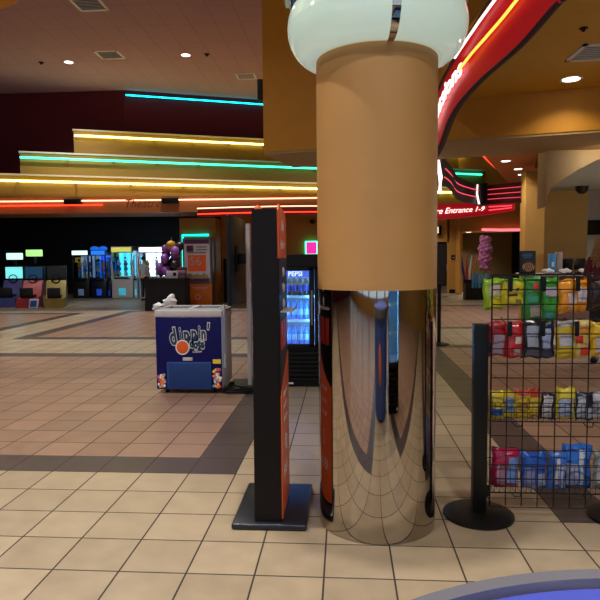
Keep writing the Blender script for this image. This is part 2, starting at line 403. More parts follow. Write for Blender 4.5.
# dim lettering on the canopy
y_ = 17.2
text('canopy_lettering', 'Theatre', .34, m_('unlit_neon_lettering', (120,60,30), .5), None, (-5.8, y_-.14, 3.10), shear=.35)
tag(bpy.data.objects['canopy_lettering'], 'unlit script lettering on the russet arcade canopy', 'lettering')
for x, l in ((-7.85, 'small dark box on the canopy above the claw machines'), (-5.02, 'small dark box on the canopy above the orange pillar')):
    yy = min(can, key=lambda p: abs(p[0]-x))[1]
    tag(MB().box((0,0,0), (.5,.16,.16), bev=.02).build('junction_box', BLACK, loc=(x, yy-.08, 3.2)), l, 'box', 'dark boxes on the canopy')

# red neon band left of the column
def ruled_sign(name, label, bottom, top, panel, off):
    t = thing(name, label, 'neon sign', tuple(bottom[0])); o = Vector(bottom[0])
    b = [Vector(p)-o for p in bottom]; tp = [Vector(p)-o for p in top]
    MB().slab([b, tp], off).build('sign_panel', panel, t)
    return t, b, tp
RED = m_('red_panel_neon_glow', (180,14,30), .35, emit=.16, ecol=(255,20,40)); REDD = m_('dark_red_sign_panel', (86,22,20), .45)  # bright red panel's emission stands in for neon light falling on it
t, b, tp = ruled_sign('neon_sign', 'long curved red neon band behind the black kiosk top', [(-4.0+.5*k, 16.4-.3*math.sin(k*PI/9), 2.66) for k in range(10)], [(-4.0+.5*k, 16.4-.3*math.sin(k*PI/9), 2.93) for k in range(10)], REDD, (0,.15,0))
for f, m in ((.82, NW), (.25, NR)):
    MB().tube([b[k].lerp(tp[k], f)+Vector((0,-.06,0)) for k in range(10)], .016, 8).build('neon_tube', m, t)

# big red swooping sign at right of the column
def spline(P, n):
    P = [Vector(p) for p in P]; out = []
    for i in range(len(P)-1):
        p0 = P[max(i-1,0)]; p1 = P[i]; p2 = P[i+1]; p3 = P[min(i+2,len(P)-1)]
        for k in range(n):
            s = k/n
            out.append(.5*((2*p1)+(p2-p0)*s+(2*p0-5*p1+4*p2-p3)*s*s+(3*p1-p0-3*p2+p3)*s**3))
    return out+[P[-1]]
bot = spline([(.98,7.0,2.55),(1.02,6.6,2.652),(1.04,5.9,2.855),(1.14,5.3,2.964),(1.3,4.7,3.047),(1.40,4.27,3.149),(1.42,4.2,3.16)], 5)
top = spline([(.91,6.95,3.0),(.94,6.45,3.11),(.975,5.9,3.228),(1.05,5.3,3.337),(1.11,4.7,3.414),(1.2,4.22,3.5),(1.21,4.15,3.51)], 5)
t, b, tp = ruled_sign('neon_sign', 'big swooping red neon sign hanging right of the column light ring', bot, top, RED, (.02,0,.005))
nb_ = len(b)
def on(u, v, lift=.02):
    x = max(0, min(.9999, u))*(nb_-1); i = int(x); f = x-i
    p = b[i].lerp(b[i+1], f).lerp(tp[i].lerp(tp[i+1], f), v)
    n = (b[i+1]-b[i]).cross(tp[i]-b[i]).normalized()
    if n.x > 0: n = -n
    return p + n*lift
FR = m_('dark_sign_frame', (46,10,14), .5)
MB().slab([[p+Vector((.022,0,.006)) for p in b], [p+Vector((.022,0,.006)) for p in tp]], (.03,0,.01)).build('back_box', FR, t)
for v in (0, 1): MB().tube([on(k/40, v, .0) for k in range(41)], .02, 6).build('edge_rail', FR, t)
mb = MB()
for k in range(6): mb.box(tuple(on(.999, (k+.5)/6, -.03)+Vector((0,-.02,0))), (.05,.03,.045), bev=.01)
mb.build('end_cap', FR, t)
MB().tube([on(.44+.52*k/20, .88, .05) for k in range(21)], .011, 8).build('neon_tube', NWW, t)['label'] = 'white neon tube'
MB().tube([on(.45+.51*k/20, .55, .05) for k in range(21)], .011, 8).build('neon_tube', NO, t)['label'] = 'amber neon tube'
tx = text_bm('Concessions', .2, .004, .35, .005, 'LEFT', 1.0, 4)
wmax = max(v.co.x for v in tx.bm.verts)
for v in tx.bm.verts: v.co = on(.02+.44*v.co.x/wmax, .60+v.co.y*2.3, .03+v.co.z)
tx.build('lettering', NWW, t, smooth=False)
for k in range(5): pass

# the ribbon going on behind: dark back, drum and second run
DKS = m_('dark_sign_back', (40,18,20), .6)
t = thing('neon_sign', 'dark twisting neon ribbon with a black drum in the middle, right of column', 'neon sign', (1.4, 9, 2.4))
def ribbon(name, pts, m, parent, thick=(.03,.05,0)):
    o = Vector((1.4,9,2.4)); rows = [[Vector(p)-o for p in spline([q[0] for q in pts], 4)], [Vector(p)-o for p in spline([q[1] for q in pts], 4)]]
    MB().slab(rows, thick).build(name, m, parent); return rows
r1 = ribbon('back_panel', [((1.40,9,2.55),(1.44,9,2.95)),((1.62,9.5,2.55),(1.66,9.5,2.86)),((1.90,10.2,2.43),(1.90,10.2,2.80)),((2.42,11,2.42),(2.42,11,2.76))], DKS, t)
MB().tube([(0.0,-.03,.02),(.01,-.04,.25),(-.03,-.02,.5)], .03, 8).build('lit_end_edge', NWW, t)  # glowing tube stands in for the lit end edge of the ribbon
for f, m in ((.7, NP), (.35, NP)): MB().tube([r1[0][k].lerp(r1[1][k], f)+Vector((-.01,-.05,0)) for k in range(2, len(r1[0]))], .008, 6).build('neon_tube', m, t)
MB().cyl((1.06,1.95,.0), (1.06,1.95,.38), .085, seg=20).build('drum', BLACK, t)
MB().tube([(.955,1.9,.36),(.945,1.88,.2),(.98,1.86,.02)], .018, 8).build('crescent_tube', NWW, t)
r2 = ribbon('second_panel', [((2.55,11,2.42),(2.55,11,2.76)),((2.8,10.8,2.42),(2.8,10.8,2.76)),((2.99,10.5,2.40),(2.99,10.5,2.75))], REDD, t)
for f, m in ((.75, NP), (.5, NP), (.25, NP)): MB().tube([r2[0][k].lerp(r2[1][k], f)+Vector((-.01,-.05,0)) for k in range(len(r2[0]))], .006, 6).build('neon_tube', m, t)
# theatre entrance band
P0 = [(1.2,13.2),(1.9,13.0),(2.5,12.7),(3.0,12.35),(3.3,12.0)]
t, b, tp = ruled_sign('neon_sign', 'red curved sign band with white neon script THEATRE ENTRANCE 1-9', spline([(x,y,z) for (x,y),z in zip(P0,(2.27,2.285,2.31,2.35,2.39))], 4), spline([(x,y,z) for (x,y),z in zip(P0,(2.63,2.62,2.6,2.56,2.525))], 4), RED, (.05,.12,0))
nb_ = len(b)
tx = text_bm('Theatre Entrance 1-9', .25, .003, .35, 0, 'LEFT', 1.0, 4)
wmax = max(v.co.x for v in tx.bm.verts)
def onb(u, v, lift):
    x = max(0, min(.9999, u))*(nb_-1); i = int(x); f = x-i
    p = b[i].lerp(b[i+1], f).lerp(tp[i].lerp(tp[i+1], f), v); n = (b[i+1]-b[i]).cross(Vector((0,0,1))).normalized()
    return p + n*lift
for v in tx.bm.verts: v.co = onb(.12+.55*v.co.x/wmax, .5+v.co.y*2.1, .03+v.co.z)
tx.build('lettering', NWW, t, smooth=False)
for f in (.35, .65): MB().tube([onb(.71+.27*k/8, f, .04) for k in range(9)], .012, 8).build('neon_tube', NP, t)
# red tube lighting the edge of the passage ceiling
tag(MB().tube([(2.42,10.5,3.62),(2.62,12.0,3.66),(2.97,13.25,3.66),(4.0,15.9,3.66),(5.2,19.0,3.66)], .025, 8).build('neon_tube', NR), 'red neon tube along the edge of orange passage ceiling', 'neon light')

# ------------------------------------------------------------------ the column
CX, CY = .183, 3.385
t = thing('column', 'big round column with yellow upper shaft and mirror chrome sleeve below', 'column', (CX, CY, 0))
MB().lathe([(.33,1.33),(.33,HC)], seg=96).build('painted_shaft', YELLOWP, t)
MB().lathe([(.322,0),(.328,.004),(.328,1.345),(.331,1.345)], seg=128).build('chrome_sleeve', CHROME, t)
t = thing('ring_light', 'fat milky glass ring light around top of the column', 'light', (CX, CY, 2.735))
MILK = m_('milky_glass', (176,200,184), .12, coat=.6, emit=.55, ecol=(214,234,220), var=.03)
prof = [(.352+.133*math.cos(a), .175*math.sin(a)) for a in [2*PI*k/28 for k in range(29)]]
MB().lathe(prof, seg=96).build('glass_ring', MILK, t)
tb = MB(); tb.lathe([(.352+.137*math.cos(a), .179*math.sin(a)) for a in [2*PI*k/28 for k in range(29)]], seg=2, a0=-PI/2+.1, a1=-PI/2+.19)
tb.build('strap', CHROME, t)
mb = MB()
for k in range(10):
    a = 2*PI*k/10+.2; mb.box((.485*math.cos(a), .485*math.sin(a), .20), (.02,.15,.15), rot=Matrix.Rotation(a,3,'Z') @ Matrix.Rotation(PI/4,3,'X'), bev=.004)
mb.build('diamond_plate', m_('pale_mint_plate', (190,214,196), .2), t)
MB().lathe([(.455,.09),(.467,.09),(.467,.36),(.455,.36),(.455,.09)], seg=64).build('collar', m_('blue_enamel', (40,60,130), .25), t)
MB().lathe([(.331,-.165),(.345,-.175),(.352,-.165)], seg=64).build('gold_glow_ring', m_('gold_glow_ring', (214,190,60), .35, emit=.25, ecol=(255,220,80)), t)  # glowing ring painted in for the lit gap against the shaft

# ------------------------------------------------------------------ black ticket kiosk
t = thing('ticket_kiosk', 'tall thin black kiosk on a flat base beside the column', 'kiosk', (-.42, 3.235, 0))
MB().box((0,.265,.018), (.42,.62,.036), bev=.014, seg=3).build('base_plate', m_('dark_blue_black_base', (22,28,40), .3), t)
w0, w1 = .082, .074
mb = MB(); mb.prism([(-w0,.036),(w0-.012,.036),(w1-.012,1.765),(-w1,1.765)], 'y', -.01, .43); mb.build('body', m_('kiosk_black', (13,9,10), .5, spec=.25), t, smooth=False)
ORG = m_('orange_print', (228,96,50), .4)
MB().prism([(0.0,.05),(.42,.05),(.42,.935),(.0,.74)], 'x', w0-.012, w0-.006).build('lower_poster', ORG, t, smooth=False)
MB().prism([(.0,1.5),(.42,1.5),(.42,1.70),(.38,1.765),(.04,1.795),(.0,1.76)], 'x', w1-.012, w1-.004).build('header_poster', ORG, t, smooth=False)
MB().prism([(.0,.74),(.42,.935),(.42,1.5),(.0,1.5)], 'x', w1-.012, w1-.003).build('dispenser_recess', BLACK, t, smooth=False)
for z in (1.42, 1.33, 1.24):
    MB().ball((w1-.004, .2, z), (.012,.03,.03)).build('ticket_slot_knob', PALE, t)
for k in range(3): MB().box((w1-.001, .09+.12*k, 1.07), (.006,.09,.16), bev=.002).build('red_card', m_('red_card', (200,44,36), .4), t)
tr = MB(); tr.box((w1+.03, .18, 1.205), (.07,.3,.006), bev=.002); tr.box((w1+.062, .18, 1.212), (.005,.3,.016)); tr.build('tray', PALE, t)
MB().ball((-w1+.02,.1,1.77), (.02,.05,.025)).build('red_knob', ORG, t)
for s_, z, n in (('buy tickets', .73, .05), ('or collect', .655, .05), ('them here', .58, .05), ('REGAL', .27, .085)):
    text('lettering', s_, n, LABEL, t, (w0-.0055, .21, z), FACE_PX, extrude=.0008)
text('lettering', 'Skip', .09, LABEL, t, (w1-.0035, .21, 1.68), FACE_PX, extrude=.0008); text('lettering', 'the line', .08, LABEL, t, (w1-.0035, .21, 1.575), FACE_PX, extrude=.0008)
MB().tube([(w0-.004, .21+.035*math.cos(a), .43+.045*math.sin(a)) for a in [2*PI*k/24 for k in range(24)]], .003, 6, True).build('arrow_mark', LABEL, t)

# ------------------------------------------------------------------ television on its stand
t = thing('television_stand', 'flat black television seen edge-on, on a pale post left of the kiosk', 'television', (-1.1, 6.9, 0))
MB().box((-.09,-.02,.012), (.34,.72,.024), bev=.01).build('base_plate', BLKMET, t)
MB().box((0,0,.96), (.05,.08,1.88), bev=.008).build('post', PALE, t)
MB().box((-.155,.08,1.48), (.045,.95,1.0), bev=.012).build('screen_housing', BLACK, t)
MB().box((-.1795,.08,1.48), (.006,.9,.95)).build('screen', m_('dark_screen', (30,34,40), .12), t)
mb = MB(); mb.box((-.075,0,1.5), (.12,.06,.12), bev=.01); mb.box((-.122,.05,1.5), (.02,.35,.3), bev=.005); mb.build('mount', BLACK, t)
t = thing('power_cable', 'black looping power cable on floor between freezer and kiosk', 'cable', (-1.2, 6.6, 0))
MB().tube(spline([(-.12,.32,.02),(.02,.12,.034),(.18,.08,.034),(.02,-.02,.034),(-.1,-.12,.034),(.1,-.1,.034),(.22,.0,.034),(.3,-.2,.012)], 8), .011, 8).build('cord', BLACK, t)
MB().box((-.13,.34,.03), (.07,.04,.04), bev=.008).build('plug', BLACK, t)

# ------------------------------------------------------------------ ice cream freezer
NAVY = m_('navy_wrap', (12,14,86), .5, spec=.2); 
t = thing('ice_cream_freezer', 'navy blue ice cream freezer on casters with glass lids on top', 'freezer', (-1.725, 6.52, 0)); t.scale = (1,1,1.055)
W, Dp = .375, .56
MB().box((0,Dp/2,.43), (2*W,Dp,.75), bev=.012).build('cabinet', PALE, t)
MB().box((0,-.004,.43), (2*W-.01,.012,.765), bev=.003).build('front_wrap', NAVY, t)
mb = MB(); mb.box((0,.01,.85), (2*W+.01,.05,.07), bev=.012); mb.box((0,Dp-.01,.835), (2*W+.01,.05,.10), bev=.012)
for s_ in (-1,1): mb.box((s_*(W-.02),Dp/2,.835), (.05,Dp,.10), bev=.012)
mb.build('top_rim', PALE, t)
for s_ in (-1,1):
    l = MB().box((s_*W*.46,Dp/2+.02,.888), (W*.86,Dp-.1,.008)).build('glass_lid', GLASS, t, smooth=False)
    q = MB()
    for a in (-1,1): q.box((s_*W*.46+a*W*.43,Dp/2+.02,.892), (.018,Dp-.08,.016)); q.box((s_*W*.46,Dp/2+.02+a*(Dp/2-.05),.892), (W*.86,.018,.016))
    q.build('lid_frame', WHITE, l, smooth=False)
random.seed(3)
mb = MB(); mb.box((0,Dp/2,.76), (2*W-.08,Dp-.1,.02)); mb.build('tub_floor', WHITE, t, smooth=False)
tubs = MB()
for i in range(5):
    for j in range(3): tubs.cyl((-.28+.14*i,.14+.14*j,.772),(-.28+.14*i,.14+.14*j,.81),.055,.058)
tubs.build('ice_cream_tubs', m_('pastel_tub', (210,160,170), .5, var=.5, scale=9), t)
gr = MB().box((.0,-.016,.195), (.50,.014,.29), bev=.005).build('grille', m_('blue_grille', (28,70,140), .4), t)
q = MB()
for k in range(26): q.box((-.225+.018*k,-.025,.195), (.006,.006,.26))
q.build('grille_bars', m_('dark_blue_bar', (22,50,110), .4), gr, smooth=False)
MB().box((-.01,-.018,.37), (.11,.02,.035), bev=.005).build('latch', PALE, t)
MB().box((.315,-.012,.345), (.09,.006,.045)).build('yellow_sticker', m_('yellow_sticker', (232,206,40), .5), t, smooth=False)
dots = ((230,60,60),(240,200,60),(235,235,230),(240,130,60),(90,150,220))
for sx in (-1,1):
    q = MB(); q.box((sx*.315,-.011,.165), (.10,.004,.20))
    for c_ in range(5):
        for k in range(7):
            n0 = set(q.bm.faces)
            q.ball((sx*.315+random.uniform(-.04,.04), -.012, random.uniform(.07,.26) if sx > 0 else random.uniform(.07,.2)), (.017,.006,.017), 10, 6)
            for f in set(q.bm.faces)-n0: f.material_index = c_+1
    q.build('dot_print', [NAVY]+[m_('dot_%d%d%d' % c, c, .4) for c in dots], t)
mb = MB()
for sx in (-1,1):
    for yy in (.06, Dp-.06):
        mb = MB(); mb.cyl((sx*.27-.012,yy,.036),(sx*.27+.012,yy,.036),.036); mb.box((sx*.27,yy,.065),(.04,.05,.03)); mb.build('caster', BLACK, t)
MB().box((W+.006,.12,.33), (.012,.06,.14)).build('side_control', WHITE, t, smooth=False)
MB().box((W+.012,.07,.86), (.02,.06,.16), bev=.006).build('handle', PALE, t)
TEAL = m_('dark_teal_print', (16,58,84), .4); PW = m_('white_letter_print', (225,225,225), .5)
def logo(ch, size, x, z, tilt, xs=.64):
    for nm, m, off, y in (('lettering_outline', PW, .017, -.0112), ('lettering', TEAL, .008, -.0130)):
        mb = text_bm(ch, size, .0006, 0, off*(.55 if ch == 'i' else 1))
        mb.bm.transform(Matrix.Translation((x, y, z)) @ FACE_NY @ Matrix.Rotation(tilt, 4, 'Z') @ Matrix.Diagonal((xs,1,1,1)))
        mb.build(nm, m, t, smooth=False)
for ch, x, z, tl, sz in (('d',-.172,.60,.15,.25),('i',-.088,.625,.13,.22),('p',-.020,.625,.1,.21),('p',.064,.638,.06,.20),('i',.126,.652,.03,.19),('n',.172,.635,0,.17),("'",.222,.66,-.1,.2)):
    logo(ch, sz, x, z, tl)
for ch, x, z, tl in (('d',.034,.535,.06),('o',.082,.523,.04),('t',.122,.532,.02),('s',.160,.526,0)): logo(ch, .125, x, z, tl)
MB().cyl((-.068,-.013,.495),(-.068,-.0145,.495),.080,seg=32).build('ball_outline', PW, t)
MB().ball((-.068,-.014,.495),(.068,.006,.068),24,16).build('orange_ball', m_('orange_ball_print', (224,96,30), .4), t)
text('lettering','ICE',.028,PW,t,(.085,-.0112,.468)); text('lettering','CREAM',.032,PW,t,(.095,-.0112,.446))

# ------------------------------------------------------------------ beverage cooler behind the column
LED = m_('cool_led', (190,225,255), .5, emit=34, ecol=(110,190,255)); CAV = m_('cooler_liner', (200,220,235), .5)
BSIGN = m_('blue_lit_header', (8,50,170), .4, emit=1.0, ecol=(5,80,255))
def cooler(loc, rz, label, doors, W, H, word):
    t = thing('beverage_cooler', label, 'cooler', loc, rz)
    D_ = .68; z0, z1 = .47, H-.15
    b_ = MB(); b_.box((0,D_/2+.03,z0/2), (W,D_-.06,z0)); b_.box((0,D_/2,H-.075), (W,D_,.15), bev=.01)
    for s_ in (-1,1): b_.box((s_*(W/2-.02),D_/2+.03,(z0+z1)/2), (.04,D_-.06,z1-z0))
    b_.box((0,D_-.02,(z0+z1)/2), (W-.08,.04,z1-z0)); b_.build('body', BLACK, t, smooth=False)
    l_ = MB(); l_.box((0,D_-.05,(z0+z1)/2), (W-.08,.02,z1-z0)); l_.box((0,D_/2+.04,z0+.008), (W-.08,D_-.14,.016)); l_.build('liner', CAV, t, smooth=False)
    gq = MB()
    for k in range(7): gq.box((0,.025,.1+.05*k), (W-.1,.02,.022))
    gq.build('grille', BLKMET, t, smooth=False)
    MB().box((-W/2+.12,.012,.05), (.14,.012,.018)).build('grille_badge', WHITE, t, smooth=False)
    dw = W/doors
    for k in range(doors):
        cx = -W/2+dw*(k+.5); q = MB()
        for s_ in (-1,1): q.box((cx+s_*(dw/2-.031),.015,(z0+z1)/2), (.056,.05,z1-z0), bev=.004)
        for z in (z0+.02, z1-.02): q.box((cx,.015,z), (dw-.004,.05,.04), bev=.004)
        q = q.build('door', BLACK, t, smooth=False)
        MB().box((cx,.015,(z0+z1)/2), (dw-.09,.008,z1-z0-.08)).build('glass', GLASS, q, smooth=False)
        MB().box((cx+dw/2-.03,-.02,(z0+z1)/2), (.02,.03,.4), bev=.006).build('handle', STEEL, q)
        s_ = MB().box((cx,.06,z1-.075), (dw-.09,.02,.08)).build('lit_header', BSIGN, t, smooth=False)
        text('lettering', word, .075, NWW if False else m_('lit_white_letter', (240,245,255), .5, emit=1.6), s_, (cx,.047,z1-.078), extrude=.001, offset=.002)
        for sgn in (-1,1): MB().box((cx+sgn*(dw/2-.05),.075,(z0+z1)/2-.06), (.014,.02,z1-z0-.24)).build('led_strip', LED, t, smooth=False)
    for z in (z0+.30, z0+.58):
        q = MB()
        for k in range(30): q.box((-W/2+.06+(W-.12)*k/29,D_/2+.06,z), (.006,D_-.22,.006))
        for yy in (.13, D_-.08): q.box((0,yy,z), (W-.1,.008,.012))
        q.box((0,.122,z), (W-.1,.004,.03))
        q.build('shelf', WHITE, t, smooth=False)
    return t
cooler((-.115, 6.85, 0), 0, 'black glass-door drinks cooler with blue PEPSI header behind the column', 3, 1.33, 1.545, 'PEPSI')
WAT = m_('blue_water_bottle', (60,130,230), .15, coat=.4, emit=.0, var=.25, scale=12); COLA = m_('dark_cola_bottle', (30,18,16), .15, coat=.4)
CAPB = m_('blue_cap', (30,70,180), .4); CAPW = m_('white_cap', (220,220,225), .4); WRAPB = m_('pale_blue_wrapper', (150,190,235), .5, var=.3, scale=30); WRAPR = m_('blue_cola_wrapper', (40,60,150), .5, var=.4, scale=30)
def bottle(kind):
    t = thing('drink_bottle', '', 'bottle')
    m, cap, wr = (WAT, CAPB, WRAPB) if kind == 'water' else (COLA, CAPW, WRAPR)
    MB().lathe([(0,0),(.028,0),(.032,.006),(.032,.13),(.030,.15),(.014,.185),(.012,.2),(0,.2)], seg=18).build('body', m, t)
    MB().lathe([(.0325,.05),(.0328,.052),(.0328,.118),(.0325,.12)], seg=18).build('wrapper', wr, t)
    MB().cyl((0,0,.2),(0,0,.218),.0145,seg=14).build('cap', cap, t)
    return t
bw_ = bottle('water'); bc = bottle('cola'); first = {'water': True, 'cola': True}
def put_bottle(kind, loc, label, group):
    src = bw_ if kind == 'water' else bc
    if first[kind]: o = src; first[kind] = False
    else: o = copy_tree(src)
    o.location = loc; o['label'] = label; o['group'] = group
for r, (z, kind, row) in enumerate(((.489,'water','bottom shelf'), (.786,'water','middle shelf'), (1.066,'cola','top shelf'))):
    for k in range(6):
        what = 'blue water bottle' if kind == 'water' else 'dark cola bottle'
        pos = ('first','second','third','fourth','fifth','sixth')[k]
        put_bottle(kind, (-.715+.067*k, 7.02, z), '%s on the %s of the cooler, %s from its left side' % (what, row, pos), '%ss on the %s of the cooler' % (what, row))

# pink lit screen and dome camera beyond the cooler
t = thing('lit_screen', 'small pink lit menu screen in a teal frame above the cooler', 'screen', (-1.06, 20.35, 1.63))
MB().box((0,.06,.21), (.5,.06,.46), bev=.01).build('frame', NT, t); MB().box((-.03,.02,.21), (.36,.03,.40)).build('screen', m_('pink_screen', (230,50,160), .4, emit=1.4, ecol=(230,40,160), var=.6, scale=14), t, smooth=False)
t = thing('security_camera', 'small black dome camera on the wall above the kiosk and cooler', 'camera', (-1.05, 20.3, 2.72))
MB().lathe([(0,-.08),(.05,-.07),(.09,-.02),(.1,.03),(0,.03)], seg=24).build('dome', BLACK, t); MB().box((0,.1,.05), (.12,.2,.05)).build('bracket', BLACK, t)

# ------------------------------------------------------------------ candy rack: stanchions, wire grid, baskets, bags
def stanchion(x, y, label, h=1.118, rb=.2):
    t = thing('stanchion', label, 'post', (x, y, 0), 0, 'black posts of the candy rack')
    MB().lathe([(0,0),(rb-.004,0),(rb,.006),(rb,.016),(rb-.03,.028),(.06,.036),(0,.036)], seg=48).build('base', BLKMET, t)
    MB().box((0,0,.036+(h-.036)/2), (.078,.07,h-.036), bev=.006).build('post', BLKMET, t)
    for z in (.15, .985): MB().box((.05,0,z), (.03,.03,.06), bev=.005).build('clamp', BLKMET, t)
    return t
stanchion(.772, 3.45, 'black square post on a round base at left end of candy rack')
stanchion(1.597, 3.45, 'black post on a round base at the right picture edge under candy rack')
GX, GY = .834, 3.45; PXW = .0895; PZ = .0837; ZT = 1.395
t = thing('wire_grid_panel', 'black wire grid panel of the candy rack between two posts', 'rack', (GX, GY, .06))
mb = MB(); gw = PXW*8
for k in range(9): mb.cyl((k*PXW,0,0),(k*PXW,0,ZT-.06),.0035 if k not in (0,8) else .005,seg=6)
mb.build('upright_wires', WIRE, t)
mb = MB()
for k in range(17): mb.cyl((0,-.004,ZT-.06-k*PZ),(gw,-.004,ZT-.06-k*PZ),.0032 if k else .006,seg=6)
mb.build('cross_wires', WIRE, t)
def px(p): return .8325+(p-490)*.00586
def pz(y): return 1.395-(y-275)*.00574
random.seed(11)
def hook(p, y, label):
    t = thing('peg_hook', label, 'hook', (px(p), GY-.008, pz(y)), 0, 'hooks of the candy rack')
    MB().box((0,-.006,0), (.024,.008,.085), bev=.003).build('plate', BLKMET, t)
    MB().tube([(0,0,.03),(0,.16,.03),(0,.19,.045)], .0035, 6).build('prong', BLKMET, t)
for p, y, l in ((507,284,'upper row first from the left post'),(538,284,'upper row second, behind the green bags'),(569.5,284,'upper row third, at the orange bags'),
                (507,328,'second row first, at the red bags'),(538,328,'second row second, at the black bags'),(569.5,328,'second row third, at the yellow snack bags'),(600,284,'upper row fourth, at the picture edge'),(600,328,'second row fourth, at the picture edge')):
    hook(p, y, 'black hook plate on the wire grid, '+l)
def pouch(w, h, t_, lump):
    n, k = 12, 12; F = []; Bk = []
    ph = [random.uniform(0, 6) for _ in range(4)]
    for j in range(k+1):
        v = j/k; rf = []; rb = []
        for i in range(n+1):
            u = i/n; e = max(0, 1-(2*u-1)**2)**.5*max(0, 1-(2*v-1)**4)**.6
            bl = t_*e*(1+lump*math.sin(7*u+ph[0])*math.sin(6*v+ph[1]))
            x = (u-.5)*w*(1-.04*math.sin(PI*v))+.004*math.sin(9*v+ph[2]); z = v*h+.005*math.sin(8*u+ph[3])*(1 if v in (0,1) else .4)
            rf.append((x, -bl*.5-.0008, z)); rb.append((x, bl*.5+.0008, z))
        F.append(rf); Bk.append(rb)
    return F, Bk
def patch(F, u0, u1, v0, v1, lift=.0025):
    n = len(F[0])-1; k = len(F)-1
    def at(u, v):
        x = u*n; y = v*k; i = min(int(x), n-1); j = min(int(y), k-1); fx = x-i; fy = y-j
        a = Vector(F[j][i]).lerp(Vector(F[j][i+1]), fx); b_ = Vector(F[j+1][i]).lerp(Vector(F[j+1][i+1]), fx)
        return a.lerp(b_, fy)+Vector((0,-lift,0))
    mb = MB(); mb.slab([[at(u0+(u1-u0)*i/6, v0+(v1-v0)*j/6) for i in range(7)] for j in range(7)], (0,.0015,0)); return mb
def bag(p0, p1, y0, y1, dy, col, label, group, marks=(), tilt=0, th=.05, cat='candy bag', name='candy_bag', rough=.3, var=.15):
    w = (p1-p0)*.00586; h = (y1-y0)*.00574
    t = thing(name, label, cat, (px((p0+p1)/2), GY+.012+th/2+dy, pz(y1)), 0, group)
    t.rotation_euler = (0, tilt, 0)
    F, Bk = pouch(w, h, th, .25); mb = MB(); mb.grid(F); mb.grid(Bk, True); bmesh.ops.remove_doubles(mb.bm, verts=mb.bm.verts, dist=.0012)
    mb.build('pouch', m_('wrap_%02x%02x%02x' % col, col, rough, var=var, scale=14, coat=.3), t)
    for (u0, u1, v0, v1, mc, nm) in marks:
        patch(F, u0, u1, v0, v1).build(nm, m_('print_%02x%02x%02x' % mc, mc, .5, var=.5, scale=110, stretch=(.4,1,1.6)), t)
    return t
WL = (196,196,214)
g1 = 'candy bags on the upper hooks'; g2 = 'candy bags on the second row of hooks'
bag(484,503,279,310,.03,(150,190,40),'lime green and yellow candy bag at the far left of the upper hooks',g1,[(.3,.9,.45,.8,(206,190,170),'nutrition_label'),(.25,.95,.08,.4,(214,206,40),'printed_band')])
bag(500,522,279,306,0,(214,200,40),'yellow candy bag with a smiling face and lime top edge on upper hooks',g1,[(.0,1,.88,1,(130,200,40),'top_band'),(.3,.42,.55,.66,(60,40,20),'printed_eye'),(.58,.7,.55,.66,(60,40,20),'printed_eye'),(.3,.7,.36,.44,(60,40,20),'printed_mouth'),(.6,.85,.08,.25,(130,120,60),'barcode')],.03)
bag(519,541,277,320,.0,(44,130,34),'dark green candy bag with a red spot on upper hooks',g1,[(.45,.68,.7,.84,(206,40,60),'printed_spot'),(.3,.75,.42,.55,(60,150,130),'printed_band'),(.35,.85,.08,.34,(160,150,140),'nutrition_label')])
bag(538,556,278,321,.02,(60,150,44),'bright green candy bag with a white label, right of dark green one',g1,[(.25,.85,.55,.78,(190,180,200),'nutrition_label'),(.2,.8,.06,.2,(60,140,130),'barcode')])
bag(555,574,280,313,.0,(232,150,20),'orange candy bag hanging left of a second orange one',g1,[(.4,.85,.28,.58,(210,190,190),'nutrition_label'),(.45,.75,.1,.2,(210,190,180),'barcode')],-.06)
bag(570,586,280,312,.03,(226,140,16),'second orange candy bag with long white label, partly behind the brown bag',g1,[(.15,.7,.3,.75,(206,196,206),'nutrition_label')])
bag(581,603,277,311,-.0,(46,24,20),'dark brown candy bag at the right picture edge on upper hooks',g1,[(.55,.95,.3,.62,(180,160,180),'nutrition_label'),(.55,.95,.08,.2,(150,150,190),'barcode')],.0,.07)
bag(489,508,322,357,.03,(170,36,46),'red candy bag with large grey label at left of second row',g2,[(.25,.95,.06,.62,(160,140,160),'nutrition_label')])
bag(504,522,322,358,0,(190,30,40),'red candy bag with small white figures beside the black bags',g2,[(.5,.85,.4,.6,(206,190,190),'printed_figure'),(.5,.85,.08,.25,(160,150,150),'barcode')])
bag(520,540,320,358,.0,(26,26,34),'black candy bag with tall white label in second row',g2,[(.2,.75,.3,.85,(150,156,176),'nutrition_label'),(.2,.85,.05,.22,(90,90,110),'barcode')],.03)
bag(536,554,321,359,.03,(30,40,70),'navy black candy bag with pale blue label, right of the black one',g2,[(.25,.75,.25,.8,(160,176,214),'nutrition_label')],-.04)
bag(552,572,321,359,.0,(200,170,40),'yellow snack bag with grey white label in the second row',g2,[(.15,.85,.35,.65,(180,180,190),'nutrition_label'),(0,1,.86,1,(160,160,160),'clear_top')])
bag(569,587,320,359,.03,(214,190,110),'clear snack bag showing red and yellow candy, second row right',g2,[(.2,.6,.4,.6,(206,60,40),'candy_print'),(.4,.9,.08,.3,(200,60,50),'candy_print'),(.3,.9,.65,.85,(214,150,60),'candy_print')])
bag(585,605,322,355,.0,(222,180,30),'yellow candy bag with grey label at the right picture edge',g2,[(.2,.75,.1,.55,(180,170,170),'nutrition_label')])
DYK = .012
pz0 = pz
def pz(y): return pz0(y+(2.8 if y < 440 else 4))
